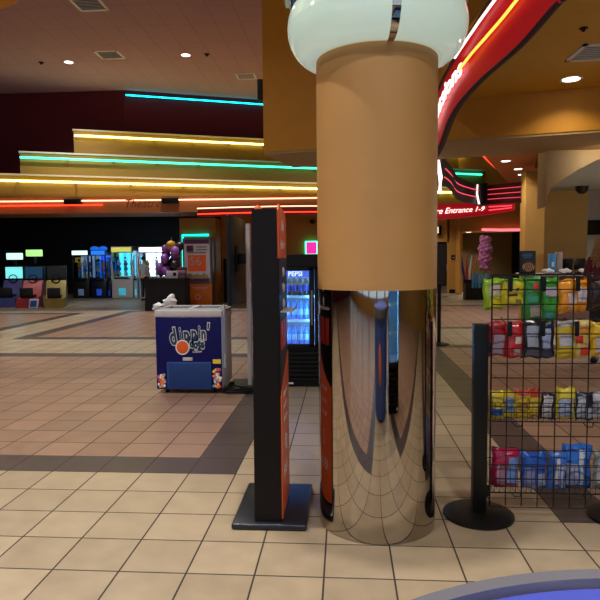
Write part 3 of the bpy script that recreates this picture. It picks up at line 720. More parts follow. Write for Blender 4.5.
def basket(yt, yb, label):
    t = thing('wire_basket', label, 'basket', (GX, GY+.01, pz(yb)), 0, 'wire baskets of the candy rack')
    h = pz(yt)-pz(yb); d_ = .17; mb = MB()
    for k in range(25): mb.tube([(gw*k/24,0,h),(gw*k/24,0,0),(gw*k/24,d_,0),(gw*k/24,d_+.02,h*.9)], .0016, 5)
    mb.build('ribs', WIRE, t)
    mb = MB()
    for z, y in ((h,0),(h*.5,0),(0,0),(0,d_*.5),(0,d_),(h*.9,d_+.02)): mb.cyl((0,y,z),(gw,y,z),.0024,seg=6)
    for x in (0, gw): mb.tube([(x,0,h),(x,0,0),(x,d_,0),(x,d_+.02,h*.9),(x,0,h)], .0026, 6)
    mb.build('rails', WIRE, t)
    for x in (.12, gw-.2): MB().tube([(x,.0,-.0),(x+.03,.015,-.03),(x+.06,.015,-.03),(x+.06,0,.0)], .003, 6).build('bracket', WIRE, t)
basket(400, 419, 'wire basket of yellow and white candy packs, middle of the rack'); basket(463, 490, 'wire basket of pink and blue candy bags, bottom of the rack')
g3 = 'candy packs in the middle basket'; g4 = 'candy bags in the bottom basket'
bag(490,505,389,418,DYK,(214,190,40),'yellow and blue candy pack at left end of the middle basket',g3,[(.1,.9,.15,.4,(40,90,170),'printed_band'),(.2,.8,.55,.8,(190,170,70),'printed_panel')],.02)
bag(504,517,389,417,DYK+.02,(200,176,50),'yellow candy pack with pale blue panel, second in the middle basket',g3,[(.2,.9,.2,.75,(110,140,190),'printed_panel')])
bag(515,530,388,417,DYK,(206,176,40),'yellow candy pack with small red print in the middle basket',g3,[(.0,1,.82,1,(190,60,50),'top_band'),(.2,.8,.3,.6,(170,130,60),'printed_panel')])
bag(528,542,387,417,DYK+.025,(190,60,54),'red-topped candy pack beside the white and black one',g3,[(.1,.9,.05,.7,(200,176,60),'printed_panel')])
bag(539,553,391,417,DYK,(28,24,30),'black candy pack with big white panel in middle basket',g3,[(.1,.72,.08,.9,(186,186,196),'nutrition_label')],.07)
bag(555,573,385,417,DYK,(222,206,60),'yellow candy pack with blue white panel, tallest in the middle basket',g3,[(.1,.85,.1,.65,(160,176,206),'nutrition_label')])
bag(573,590,390,418,DYK,(26,30,60),'navy candy pack with white panels in middle basket',g3,[(.08,.48,.1,.85,(176,186,206),'nutrition_label'),(.55,.95,.1,.5,(176,186,206),'nutrition_label')])
bag(589,603,390,418,DYK+.02,(190,190,196),'white candy pack at right picture edge in middle basket',g3,[(.1,.9,.2,.7,(150,150,170),'nutrition_label')])
bag(493,520,447,488,DYK,(176,30,80),'magenta candy bag with light blue picture at left of bottom basket',g4,[(.55,.98,.06,.8,(110,150,214),'printed_picture'),(.18,.5,.1,.6,(170,130,160),'nutrition_label')],.04,.08)
bag(523,548,451,489,DYK,(36,90,190),'blue candy bag with pale label, right of the magenta one',g4,[(.1,.5,.08,.6,(130,140,190),'nutrition_label'),(.6,.95,.1,.45,(160,176,214),'barcode')],-.02,.08)
bag(548,566,450,489,DYK,(60,110,200),'blue and white striped candy bag in the bottom basket',g4,[(.35,.55,.05,.95,(206,206,220),'stripe_or_glint'),(.65,.9,.08,.7,(176,186,214),'nutrition_label')],.03,.07)
bag(563,593,444,489,DYK+.02,(50,110,206),'large shiny blue candy bag, biggest in the bottom basket',g4,[(.1,.45,.1,.6,(150,160,200),'nutrition_label'),(.5,.65,.1,.9,(190,206,230),'stripe_or_glint')],.02,.11,rough=.18)  # long pale stripe paints in the glint on this bag
bag(592,608,448,488,DYK,(140,150,150),'grey white candy bag at right picture edge in bottom basket',g4,[(.15,.8,.2,.7,(180,180,190),'nutrition_label')],0,.06)

# ------------------------------------------------------------------ round barrel in the near corner
t = thing('barrel_cooler', 'round blue-topped barrel with a grey clear rim at lower right corner', 'barrel', (.408, .272, 0))
R_ = .6; ZB = 1.05
MB().lathe([(0,0),(R_-.16,0),(R_-.12,.03),(R_-.03,.5),(R_-.03,ZB-.05),(0,ZB-.05)], seg=64).build('drum', m_('barrel_artwork', (60,90,170), .35, var=.5, scale=3), t)
MB().lathe([(0,ZB-.035),(R_-.028,ZB-.035),(R_-.024,ZB-.02),(R_-.04,ZB-.012),(0,ZB-.008)], seg=96).build('lid', m_('royal_blue_lid', (72,84,190), .35, coat=.2), t)
MB().lathe([(R_-.026,ZB-.09),(R_-.004,ZB-.09),(R_,ZB-.01),(R_-.008,ZB),(R_-.026,ZB-.004),(R_-.026,ZB-.09)], seg=128).build('rim', m_('grey_smoked_rim', (104,104,112), .12, coat=.5), t)
MB().ball((-.1,R_-.05,.55), (.12,.03,.2)).build('orange_figure_print', m_('orange_figure', (220,120,60), .4), t)
# second cooler outside the frame, seen mirrored in the chrome sleeve
cooler((1.5, .8, 0), PI+.42, 'glass-door drinks cooler with blue header mirrored in the chrome column', 1, .95, 1.9, 'PEPSI')

# ------------------------------------------------------------------ people
def person(label, loc, rz, h, top_col, leg_col, hair_col, long_hair, bare_arm):
    s = h/1.72
    t = thing('person', label, 'person', loc, rz)
    def skinmesh(name, verts, edges, radii, m, sub=2, root=0):
        me = bpy.data.meshes.new(name); me.from_pydata([Vector(v)*s for v in verts], edges, [])
        o = bpy.data.objects.new(name, me); COL.objects.link(o)
        md = o.modifiers.new('skin', 'SKIN'); md.use_smooth_shade = True
        for i, r in enumerate(radii):
            d_ = me.skin_vertices[0].data[i]; r = r if isinstance(r, tuple) else (r, r); d_.radius = (r[0]*s, r[1]*s); d_.use_root = (i == root)
        sb = o.modifiers.new('sub', 'SUBSURF'); sb.levels = sub; sb.render_levels = sub
        dg = bpy.context.evaluated_depsgraph_get(); nm = bpy.data.meshes.new_from_object(o.evaluated_get(dg))
        bpy.data.objects.remove(o); nm.name = name; nm.materials.clear(); nm.materials.append(m)
        for p in nm.polygons: p.use_smooth = True
        q = bpy.data.objects.new(name, nm); COL.objects.link(q); q.parent = t
        return q
    V = [(0,0,.94),(0,.01,1.12),(0,.01,1.30),(0,.01,1.43),(0,0,1.50),(0,-.015,1.57),(0,-.01,1.66)]
    R = [(.125,.09),(.115,.08),(.13,.09),(.06,.055),(.05,.05),(.07,.085),(.068,.082)]
    E_ = [(i,i+1) for i in range(6)]
    arm = {}
    for sx in (-1,1):
        k = len(V)
        V += [(sx*.17,.01,1.39),(sx*.215,.03,1.13),(sx*.235,-.05,.90),(sx*.24,-.07,.83)]; R += [.05,.038,.027,(.018,.034)]
        E_ += [(2,k),(k,k+1),(k+1,k+2),(k+2,k+3)]
        for f in range(4):
            a = len(V); y = -.105+.023*f; ln = (.07,.08,.075,.06)[f]
            V += [(sx*.242,y,.79),(sx*.238,y-.004,.79-ln*.5),(sx*.228,y-.006,.79-ln)]; R += [.0095,.009,.008]; E_ += [(k+3,a),(a,a+1),(a+1,a+2)]
        a = len(V); V += [(sx*.232,-.115,.85),(sx*.225,-.135,.81)]; R += [.011,.009]; E_ += [(k+3,a),(a,a+1)]
        l = len(V); V += [(sx*.09,0,.88),(sx*.10,-.01,.49),(sx*.10,.02,.09),(sx*.10,-.13,.04)]; R += [.088,.06,.042,(.04,.03)]
        E_ += [(0,l),(l,l+1),(l+1,l+2),(l+2,l+3)]
    body = skinmesh('body', V, E_, R, SKIN)
    tm = m_('cloth_%02x%02x%02x' % top_col, top_col, .85, bump=.2, scale=30); lm = m_('cloth_%02x%02x%02x' % leg_col, leg_col, .85, bump=.2, scale=30)
    sv = [(0,0,.90),(0,.01,1.12),(0,.01,1.31),(0,.01,1.42)]; sr = [(.15,.11),(.135,.10),(.15,.105),(.085,.075)]; se = [(0,1),(1,2),(2,3)]
    for sx in (-1,1):
        k = len(sv); sv += [(sx*.172,.01,1.39),(sx*.215,.03,1.15)]; sr += [.064,.056]; se += [(2,k),(k,k+1)]
        if not bare_arm: sv += [(sx*.235,-.045,.92)]; sr += [.042]; se += [(k+1,k+2)]
    skinmesh('shirt', sv, se, sr, tm)
    pv = [(0,0,.96)]; pr = [(.135,.105)]; pe = []
    for sx in (-1,1):
        k = len(pv); pv += [(sx*.09,0,.86),(sx*.10,-.01,.49),(sx*.10,.02,.11)]; pr += [.10,.075,.06]; pe += [(0,k),(k,k+1),(k+1,k+2)]
    skinmesh('trousers', pv, pe, pr, lm)
    for sx in (-1,1):
        MB().box((sx*.1*s,-.05*s,.035*s), (.09*s,.26*s,.07*s), bev=.025*s, seg=3).build('shoe', BLACK, t)
        MB().ball((sx*.03*s,-.095*s,1.605*s), .011*s).build('eye', WHITE, t)
        MB().ball((sx*.078*s,.0,1.595*s), (.012*s,.02*s,.03*s)).build('ear', SKIN, t)
    MB().ball((0,-.108*s,1.575*s), (.013*s,.02*s,.022*s)).build('nose', SKIN, t)
    MB().box((0,-.092*s,1.535*s), (.045*s,.012*s,.01*s), bev=.003*s).build('mouth', m_('lips', (170,90,80), .5), t)
    hm = m_('hair_%02x%02x%02x' % hair_col, hair_col, .6, var=.35, scale=25)
    mb = MB(); rnd = random.Random(5)
    mb.ball((0,.025*s,1.64*s), (.092*s,.095*s,.085*s))
    if long_hair:
        for k in range(130):
            a = rnd.uniform(-.3, PI+.3); z0 = rnd.uniform(1.56,1.71); r = .08
            x, y = math.cos(a)*r*1.1, math.sin(a)*r+.02; pts = []; ph = rnd.uniform(0,6)
            for q in range(9): pts.append(((x*(1+.10*q)+.014*math.cos(ph+q*1.7))*s, (y*(1+.05*q)+.014*math.sin(ph+q*1.7))*s, (z0-.036*q)*s))
            mb.tube(pts, [.012*s]*8+[.004*s], 5)
    mb.build('hair', hm, t)
    return t
person('person with long curly light brown hair in a maroon top at right picture edge', (3.58, 8.55, 0), -.5+PI, 1.77, (110,34,56), (40,40,52), (176,136,96), True, True)
person('person in a pale shirt with dark hair standing before the glowing prize machine', (-7.25, 21.4, 0), PI-.4, 1.62, (150,150,150), (34,36,46), (30,24,22), False, False)

# ------------------------------------------------------------------ concession counter
t = thing('concession_counter', 'pale topped concession counter beyond the candy rack', 'counter', (6.0, 13.75, 0))
MB().box((.1,.1,.53), (4.0,.6,1.06)).build('front', m_('brown_counter_front', (96,64,60), .5), t, smooth=False)
MB().box((.05,0,1.085), (4.2,.9,.05), bev=.012).build('top', m_('pale_counter_top', (206,196,196), .35), t)
TOP = 1.11
t = thing('menu_sign', 'dark menu sign with a drizzled dessert picture standing on the counter', 'sign', (4.0, 13.45, TOP))
MB().box((0,.012,.25), (.35,.024,.50), bev=.006).build('frame', BLACK, t); MB().box((0,-.002,.26), (.31,.006,.44)).build('panel', m_('navy_print', (22,34,56), .4), t, smooth=False)
MB().box((0,.03,.01), (.3,.16,.02)).build('foot', BLACK, t, smooth=False)
for k, (w, z) in enumerate(((.2,.43),(.24,.395),(.16,.36))): MB().box((-.01,-.006,z), (w,.003,.015)).build('text_line', m_('blue_line_print', (70,130,190), .5), t, smooth=False)
MB().ball((.02,-.008,.15), (.13,.02,.10)).build('dessert_picture', m_('waffle_print', (206,160,120), .5), t)
q = MB()
for k in range(5): q.tube([(-.07+.04*k,-.026,.07),(-.03+.04*k,-.03,.23)], .009, 6)
q.build('drizzle_picture', m_('chocolate_print', (80,36,24), .4), t)
t = thing('payment_terminal', 'blue and white boxy card display on the counter', 'display', (4.62, 13.6, TOP))
MB().box((-.05,0,.22), (.14,.12,.42), bev=.01).build('blue_side', m_('sky_blue_box', (60,140,210), .4), t); MB().box((.09,.0,.24), (.13,.13,.46), bev=.01).build('grey_side', m_('grey_box', (150,140,140), .4), t); MB().box((-.05,-.064,.2),(.05,.006,.1)).build('white_print', WHITE, t, smooth=False)
for k, (x, l) in enumerate(((4.9, 'tilted black register screen on the counter, left one'), (5.16, 'tilted black register screen on the counter, right one'))):
    t = thing('register_screen', l, 'register', (x, 13.6, TOP), -.5, 'register screens on the counter')
    MB().box((0,0,.2), (.22,.03,.26), rot=Matrix.Rotation(-.35,3,'X'), bev=.008).build('screen', BLACK, t); MB().box((0,.06,.01),(.18,.2,.02)).build('foot', BLACK, t, smooth=False)
    MB().box((0,.05,.09),(.06,.04,.18)).build('stem', BLACK, t, smooth=False)
t = thing('paper_stand', 'white printed card standing on the counter beside the curly haired person', 'card', (5.4, 13.5, TOP))
MB().box((0,0,.18), (.2,.02,.34), rot=Matrix.Rotation(-.2,3,'X'), bev=.004).build('card', WHITE, t); MB().box((0,.03,.01),(.2,.14,.02)).build('foot', WHITE, t, smooth=False)
for k, (x, l) in enumerate(((4.42,'crumpled white napkin on counter beside the menu sign'),(4.78,'crumpled white napkin on counter behind the blue box'),(5.2,'crumpled white napkin on counter before the register screens'))):
    mb = MB(); mb.ball((0,0,.05), (.13,.09,.05), 14, 9)
    for v in mb.bm.verts: v.co += Vector((.02*math.sin(40*v.co.y+k), .02*math.sin(37*v.co.x), .012*math.sin(50*v.co.x)))
    mn = min(v.co.z for v in mb.bm.verts)
    for v in mb.bm.verts: v.co.z -= mn
    tag(mb.build('paper_napkin', WHITE, loc=(x,13.4,TOP)), l, 'napkin', 'white napkins on the counter')
t = thing('security_camera', 'black dome camera under the grey concession ceiling', 'camera', (5.25, 13.8, 3.02))
MB().lathe([(0,-.17),(.08,-.15),(.13,-.08),(.14,0),(0,0)], seg=24).build('dome', BLACK, t)
tag(MB().lathe([(0,-.06),(.05,-.05),(.07,0),(0,0)], seg=20).build('sprinkler', BLACK, loc=(5.35,12.6,3.02)), 'small black sprinkler under the grey concession ceiling', 'sprinkler')
t = thing('wall_menu_board', 'dark board on the grey kitchen wall above the person', 'board', (6.6, 16.85, 2.05))
MB().box((0,0,.2), (1.0,.06,.4), bev=.01).build('panel', BLACK, t)

# ------------------------------------------------------------------ far right: belt post, toy bin, pink tower, sconce, plaque
t = thing('belt_post', 'thin black belt post standing just right of the column far off', 'post', (1.62, 10.35, 0))
MB().lathe([(0,0),(.17,0),(.17,.015),(.04,.04),(0,.04)], seg=32).build('base', BLKMET, t); MB().cyl((0,0,.03),(0,0,.98),.032).build('pole', BLKMET, t); MB().cyl((0,0,.97),(0,0,1.05),.042).build('belt_head', BLKMET, t)
t = thing('wall_sconce', 'black box sconce on the wall above the dark door', 'light', (3.82, 24.93, 2.4))
MB().box((0,0,.16), (.3,.14,.36), bev=.01).build('housing', BLACK, t); MB().box((-.02,-.072,.18), (.1,.01,.26)).build('lens', m_('sconce_lens', (250,230,190), .5, emit=1.0), t)
t = thing('wall_plaque', 'small black square plaque right of the dark door', 'sign', (4.47, 24.98, 1.38))
MB().box((0,0,.09), (.19,.02,.19), bev=.004).build('plate', BLACK, t); MB().box((0,-.012,.08),(.1,.004,.02)).build('print', LABEL, t, smooth=False)
t = thing('toy_bin', 'black toy bin hung with blue and teal cloths beyond the rack', 'bin', (4.6, 21.3, 0))
MB().box((0,0,.3), (.8,.5,.6), bev=.02).build('bin', BLACK, t)
for k in range(6):
    mb = MB(); mb.box((-.16+.11*k,-.27,.66), (.09,.05,.5), bev=.02, rz=.1*k)
    mb.build('cloth', m_('cloth_%d' % k, ((70,150,170),(60,120,190),(100,170,190),(80,160,160),(120,180,210),(70,130,180))[k], .8), t)
tb_ = t
for k, (x, c, l) in enumerate(((-.42,(40,50,120),'navy blue toy wand'),(-.34,(190,40,50),'red toy wand'),(-.27,(220,220,225),'white toy wand'),(-.2,(206,110,50),'orange toy wand'))):
    w = thing('toy_wand', l+' leaning up out of the black toy bin', 'toy', (4.6+x, 21.0, .605), 0, 'toy wands in the bin')
    MB().tube([(0,.1,0),(-.1+.05*k,.02,.45),(-.14+.1*k,0,.95)], [.04,.045,.01], 8).build('blade', m_('wand_%d' % k, c, .5), w); MB().cyl((0,.1,-.0),(-.02,.08,.1),.05).build('grip', BLACK, w)
random.seed(21)
mb = MB()
for k in range(60):
    z = .12+.019*k; a = k*2.4; r = .09+.07*math.sin(PI*min(1,(z-.1)/1.15))+.03*math.sin(z*17)
    mb.ball((math.cos(a)*r, math.sin(a)*r, z), (.095,.095,.08), 10, 7)
t = thing('pink_plush_tower', 'tall lumpy pink fluffy toy stack rising over the toy bin', 'toy', (5.0, 21.75, 0.93))
mb.build('plush', m_('pink_plush', (228,152,212), .9, bump=.6, scale=40), t); MB().cyl((0,0,-.95),(0,0,.2),.02).build('pole', STEEL, t)
tag(MB().tube([(5.3,23.6,2.52),(6.0,23.7,2.5),(6.95,23.75,2.5)], .05, 8).build('neon_tube', m_('pink_reflection_glow', (255,120,130), .4, emit=2.2, ecol=(255,110,120))), 'glowing pink strip for the neon reflection over the corridor mouth', 'neon light')  # emissive strip stands in for pink neon reflected on the soffit

# ------------------------------------------------------------------ claw machines
PL = [m_('plush_%d' % k, c, .8) for k, c in enumerate(((70,130,220),(240,240,245),(40,190,210),(230,120,170),(240,200,80)))]
def claw(x, w, h, body, glow, strength, head, label, y=22.9, headglow=1.5, bow=False):
    t = thing('claw_machine', label, 'arcade machine', (x, y, 0), 0, 'prize machines along the dark arcade wall'); d_ = .8
    bm_ = m_('cab_%02x%02x%02x' % body, body, .4); z0, z1 = h*.42, h*.88
    MB().box((0,d_/2,z0/2), (w,d_,z0), bev=.02).build('cabinet', bm_, t)
    for sx in (-1,1):
        for yy in (.03,d_-.03): MB().box((sx*(w/2-.025),yy,(z0+z1)/2), (.05,.05,z1-z0)).build('corner_post', bm_, t, smooth=False)
    MB().box((0,d_-.03,(z0+z1)/2), (w-.1,.03,z1-z0)).build('lit_back_panel', m_('glow_%02x%02x%02x' % glow, glow, .5, emit=strength*1.6, var=.35, scale=9), t, smooth=False)
    MB().box((0,.02,(z0+z1)/2), (w-.1,.01,z1-z0)).build('glass', GLASS, t, smooth=False)
    hd = MB(); hd.box((0,d_/2,(z1+h)/2), (w,d_,h-z1), bev=.02)
    hd = hd.build('marquee_box', bm_, t)
    MB().box((0,-.008,(z1+h)/2), (w-.06,.02,(h-z1)*.7)).build('marquee', m_('mq_%02x%02x%02x' % head, head, .5, emit=headglow, var=.5, scale=8), hd, smooth=False)
    if bow:
        q = MB()
        for sx in (-1,1): q.ball((sx*.17,.1,h+.04), (.18,.06,.10))
        q.ball((0,.08,h+.03), .06); q.build('bow', m_('blue_bow', (30,110,230), .5, emit=.8), t)
    q = MB(); q.cyl((0,d_/2,z1),(0,d_/2,z1-.18),.012); q.ball((0,d_/2,z1-.2),.045)
    for a in range(3): q.tube([(0,d_/2,z1-.2),(.09*math.cos(a*2.1),d_/2+.09*math.sin(a*2.1),z1-.27),(.04*math.cos(a*2.1),d_/2+.04*math.sin(a*2.1),z1-.33)], .01, 6)
    q.build('claw', STEEL, t)
    for k in range(9):
        q = MB(); cx = -w*.32+w*.32*(k%3); cz = z0+.09+.2*(k//3)
        q.ball((cx,d_*.55,cz), (.085,.085,.085), 10, 7); q.ball((cx,d_*.5,cz+.09), .055, 10, 7)
        for sx in (-1,1): q.ball((cx+sx*.045,d_*.5,cz+.135), .022, 8, 5)
        q.build('plush_prize', PL[(k*7+int(x*10)) % 5], t)
    q = MB(); q.box((0,-.03,z0-.06), (w*.7,.14,.06), bev=.015); q.cyl((-w*.15,-.05,z0-.03),(-w*.15,-.06,z0+.07),.012); q.ball((-w*.15,-.06,z0+.08),.025); q.build('control_shelf', BLACK, t)
    MB().box((.0,-.006,z0*.3), (w*.34,.02,z0*.32), bev=.008).build('prize_door', m_('door_%02x%02x%02x' % glow, glow, .4, emit=strength*.25), t)
    return t
claw(-10.32, .68, 1.9, (18,18,24), (120,150,190), .5, (190,240,235), 'dark prize machine with white marquee, leftmost of the row', headglow=2.2)
claw(-9.59, .6, 1.9, (10,14,40), (40,90,230), 1.1, (30,110,220), 'blue glowing prize machine with a blue bow on top', bow=True)
claw(-9.18, .14, 1.6, (12,20,60), (30,90,220), .8, (30,80,200), 'narrow blue panel machine between the blue and the white one', headglow=.4)
claw(-8.65, .84, 2.02, (190,184,178), (70,200,225), 1.6, (190,190,90), 'big white claw machine glowing cyan with a yellow marquee', headglow=1.2)
claw(-8.11, .16, 1.86, (150,190,210), (120,220,240), 1.6, (120,200,230), 'narrow pale cyan machine right of the big white one', headglow=1.0)
claw(-7.38, 1.18, 2.0, (190,186,196), (225,240,255), 2.6, (240,230,245), 'wide white glowing prize machine behind the balloons', headglow=2.4)

# ------------------------------------------------------------------ racing arcade cabinets
def racer(x, y, rz, side, screen, sglow, mq, mglow, label, h=1.75, wheel=False):
    t = thing('racing_cabinet', label, 'arcade machine', (x, y, 0), rz, 'racing games at the left of the arcade')
    bm_ = m_('racer_%02x%02x%02x' % side, side, .4, var=.5, scale=7)
    q = MB(); q.prism([(-.75,0),(.45,0),(.45,.85),(.1,.85),(-.05,.6),(-.2,.34),(-.75,.3)], 'x', -.3, .3); q.build('base', bm_, t, smooth=False)
    MB().box((0,.32,1.05), (.62,.22,.55), bev=.03).build('monitor_housing', BLACK, t)
    MB().box((0,.2,1.1), (.54,.02,.38)).build('screen', m_('scr_%02x%02x%02x' % screen, screen, .4, emit=sglow, var=.5, scale=12), t, smooth=False)
    MB().box((0,.36,h-.27), (.08,.08,.4)).build('marquee_post', BLACK, t, smooth=False)
    MB().box((0,.32,h-.13), (.52,.08,.22), bev=.02).build('marquee', m_('rmq_%02x%02x%02x' % mq, mq, .4, emit=mglow, var=.5, scale=10), t)
    q = MB(); q.tube([(.13*math.cos(a),.06+.02*math.sin(a),.9+.13*math.sin(a)) for a in [2*PI*k/20 for k in range(20)]], .018, 8, True); q.cyl((0,.06,.9),(0,.2,.86),.03); q.build('steering_wheel', BLACK, t)
    q = MB(); q.box((0,-.45,.36), (.42,.42,.1), bev=.04); q.box((0,-.66,.50), (.40,.1,.28), bev=.04); q.build('seat', m_('racer_seat', (12,11,18), .6), t)
    if wheel:
        for yy in (-.5,.25): MB().cyl((-.34,yy,.2),(-.3,yy,.2),.2,seg=24).build('decor_wheel', m_('wheel_grey', (60,60,66), .5), t); 
    return t
racer(-11.9, 18.9, .35, (120,100,150), (200,160,40), .4, (230,190,60), 1.4, 'racing game with purple and yellow sides at the left picture edge', 1.64)
racer(-11.05, 19.3, .2, (70,76,150), (120,230,230), 1.2, (190,235,225), 1.6, 'racing game with pale cyan marquee, second from the left edge', 1.78)
racer(-10.2, 19.0, .2, (170,44,56), (20,60,90), .6, (150,210,120), 1.6, 'racing game with a red side and green marquee over a blue screen', 1.88)
racer(-9.35, 18.9, .35, (150,130,50), (20,20,24), .0, (40,36,30), 0, 'dark motorcycle racing game with yellow sides and wheels, rightmost', 1.2, True)
t = thing('floor_sign', 'small white and blue sign board leaning on floor before the racing games', 'sign', (-9.75, 18.2, 0))
MB().box((0,0,.15), (.3,.03,.3), rot=Matrix.Rotation(-.3,3,'X'), bev=.01).build('board', m_('pale_board', (200,210,225), .4), t); MB().box((0,-.022,.145),(.2,.02,.2), rot=Matrix.Rotation(-.3,3,'X')).build('blue_print', m_('blue_board_print', (40,80,170), .4), t, smooth=False)

# ------------------------------------------------------------------ poster case, draped table, balloons
t = thing('poster_case', 'lit advertising case with an orange 6 dollar poster beside the orange pillar', 'sign', (-4.63, 18.75, 0))
MB().box((0,.18,1.08), (.94,.36,2.16), bev=.02).build('case', m_('case_grey', (110,104,100), .4), t)
MB().box((0,-.004,1.46), (.82,.02,1.34)).build('poster', m_('lilac_poster', (196,186,190), .5, emit=.12), t, smooth=False)
MB().box((0,-.016,2.05), (.8,.01,.14)).build('purple_header', m_('purple_print', (110,60,110), .5), t, smooth=False); MB().box((-.22,-.016,1.83),(.22,.01,.2)).build('purple_block', m_('purple_print'), t, smooth=False)
MB().box((0,-.016,1.37), (.58,.01,.52)).build('orange_block', m_('orange_poster', (222,88,40), .5, emit=.15), t, smooth=False)
text('lettering', '$6', .4, LABEL, t, (-.06,-.024,1.42), extrude=.003)
for z, w in ((1.88,.34),(1.79,.34),(1.70,.6)): MB().box((.16 if w<.5 else 0,-.016,z),(w,.008,.035)).build('text_line', m_('grey_print', (120,110,120), .5), t, smooth=False)
mb = MB()
for k in range(9): mb.ball((-.3+.075*k,-.016,.95+.03*math.sin(k*2)), (.07,.01,.07), 10, 7)
mb.build('food_picture', m_('popcorn_print', (206,190,140), .5), t)
MB().box((0,-.016,.84), (.8,.01,.1)).build('footer', m_('purple_print'), t, smooth=False)
MB().box((0,-.006,.36), (.92,.03,.7), bev=.005).build('orange_base_panel', m_('orange_base', (232,120,20), .45), t)
for z, w in ((.6,.5),(.555,.4)): MB().box((.08,-.024,z),(w,.006,.02)).build('text_line', LABEL, t, smooth=False)
MB().box((-.28,-.024,.58),(.09,.006,.09)).build('dark_square', BLACK, t, smooth=False)
MB().tube([(.08*math.cos(a),-.024,.3+.08*math.sin(a)) for a in [2*PI*k/20 for k in range(20)]], .012, 6, True).build('ring_mark', LABEL, t)
tag(MB().tube([(-5.26,19.42,1.25),(-5.26,19.42,2.28),(-4.4,19.42,2.28)], .035, 8).build('neon_tube', NC), 'cyan neon corner behind the advertising case', 'neon light')
w = struct(MB().box((-3.75,20.46,1.65), (.5,.08,1.3)).build('window_20', BLACK, smooth=False)); MB().box((-3.75,20.41,1.65), (.3,.03,1.1)).build('pane', m_('pale_blue_lit_glass', (170,220,240), .3, emit=1.1, ecol=(140,210,240)), w, smooth=False)
struct(MB().box((-3.82,20.47,.75), (.62,.06,1.5)).build('door_2', DARKW, smooth=False))
t = thing('draped_table', 'table under a black floor-length cloth in front of the advertising case', 'table', (-5.2, 17.1, 0))
MB().box((0,.3,.925), (1.15,.62,.03), bev=.005).build('tabletop', BLACK, t)
mb = MB(); ring = []
per = [(-.58,0),(.58,0),(.58,.62),(-.58,.62)]
pts = []
for a, b_ in zip(per, per[1:]+per[:1]):
    for k in range(24): pts.append((a[0]+(b_[0]-a[0])*k/24, a[1]+(b_[1]-a[1])*k/24))
rows = []
for z in (.943,.6,.3,.0):
    f = (1-z/.943); rows.append([((x)*(1+.02*f)+.015*f*math.sin(i*1.3), (y-.3)*(1+.05*f)+.3+.015*f*math.cos(i*1.3), z) for i, (x, y) in enumerate(pts)])
    rows[-1].append(rows[-1][0])
mb.grid(rows); mb.bm.faces.new([mb.bm.verts.new(p) for p in rows[0][:-1]]); mb.build('tablecloth', m_('black_cloth', (14,12,14), .9), t)
BAL = [m_('purple_balloon', (130,76,170), .25, coat=.3), m_('black_balloon', (24,20,30), .25, coat=.3), m_('gold_balloon', (180,136,40), .25, coat=.3), m_('violet_balloon', (150,96,190), .25, coat=.3)]
NMB = ('purple', 'black', 'gold', 'violet')
TZ = .945
def balloon():
    t = thing('balloon', '', 'balloon')
    MB().lathe([(0,0),(.03,.012),(.09,.06),(.13,.13),(.135,.18),(.11,.25),(.06,.29),(0,.305)], seg=18).build('skin', BAL[0], t)
    MB().lathe([(.022,-.02),(.008,0),(.014,.01)], seg=10).build('knot', BAL[0], t)
    return t
b0 = balloon(); used = False
bl = [(143+k, 0, 0, 0) for k in range(0)]
spots = [(-5.18,2.02,2,'at the top of the balloon column'),(-4.94,1.98,1,'at the top right of the balloon column'),(-5.28,1.88,0,'just under the gold one at the top'),(-5.06,1.80,3,'below the top on the right'),
         (-5.30,1.66,1,'on the left side halfway up the column'),(-5.08,1.62,0,'in the middle of the balloon column'),(-5.36,1.50,0,'at the left halfway down the column'),(-5.12,1.42,1,'right below the middle of the column'),
         (-5.34,1.36,1,'low at the left of the column'),(-5.02,1.26,1,'low at the right of the column'),(-5.20,1.16,1,'in the foot of the column'),(-5.50,1.14,3,'big at the lower left over the table'),(-5.32,1.02,0,'resting low on the black table'),(-5.54,.97,0,'at the left edge of the black table')]
for k, (x, z, c, w_) in enumerate(spots):
    o = b0 if k == 0 else copy_tree(b0)
    x += .1; z = 1.0+(z-.97)*.74
    o.location = (x, 17.4+.13*((k*5) % 3-1), z-.02); o.rotation_euler = (.25*math.sin(k*2), .3*math.cos(k*3), k)
    o['label'] = '%s balloon %s' % (NMB[c], w_); o['group'] = 'balloons of the balloon column'
    for ch in o.children:
        ch.data = ch.data.copy(); ch.data.materials[0] = BAL[c]
t = thing('balloon_stand', 'thin pole inside the balloon column standing on the black table', 'stand', (-5.08, 17.5, TZ))
MB().cyl((0,0,0),(0,0,1.2),.012).build('pole', STEEL, t); MB().cyl((0,0,0),(0,0,.02),.12).build('foot', BLACK, t)
t = thing('gift_box', 'pale gift box with a dark label on black table under the balloons', 'box', (-4.98, 17.0+.2, TZ))
MB().box((0,0,.11), (.34,.16,.22), bev=.01).build('box', m_('lilac_card', (176,170,190), .5), t); MB().box((.08,-.082,.12),(.1,.006,.1)).build('label', BLACK, t, smooth=False)
for k in range(4):
    c = ((120,60,70),(70,60,90),(150,120,120),(90,40,50))[k]
    tag(MB().box((0,0,.04), (.28,.2,.078), bev=.008).build('goods_box', m_('goods_%d' % k, c, .6, var=.4, scale=12), loc=(-4.76+.008*k, 17.28, TZ+.08*k)), ('dark red','plum','dusty pink','maroon')[k]+' small box in the stack at right of the black table', 'box', 'stacked boxes on the black table')
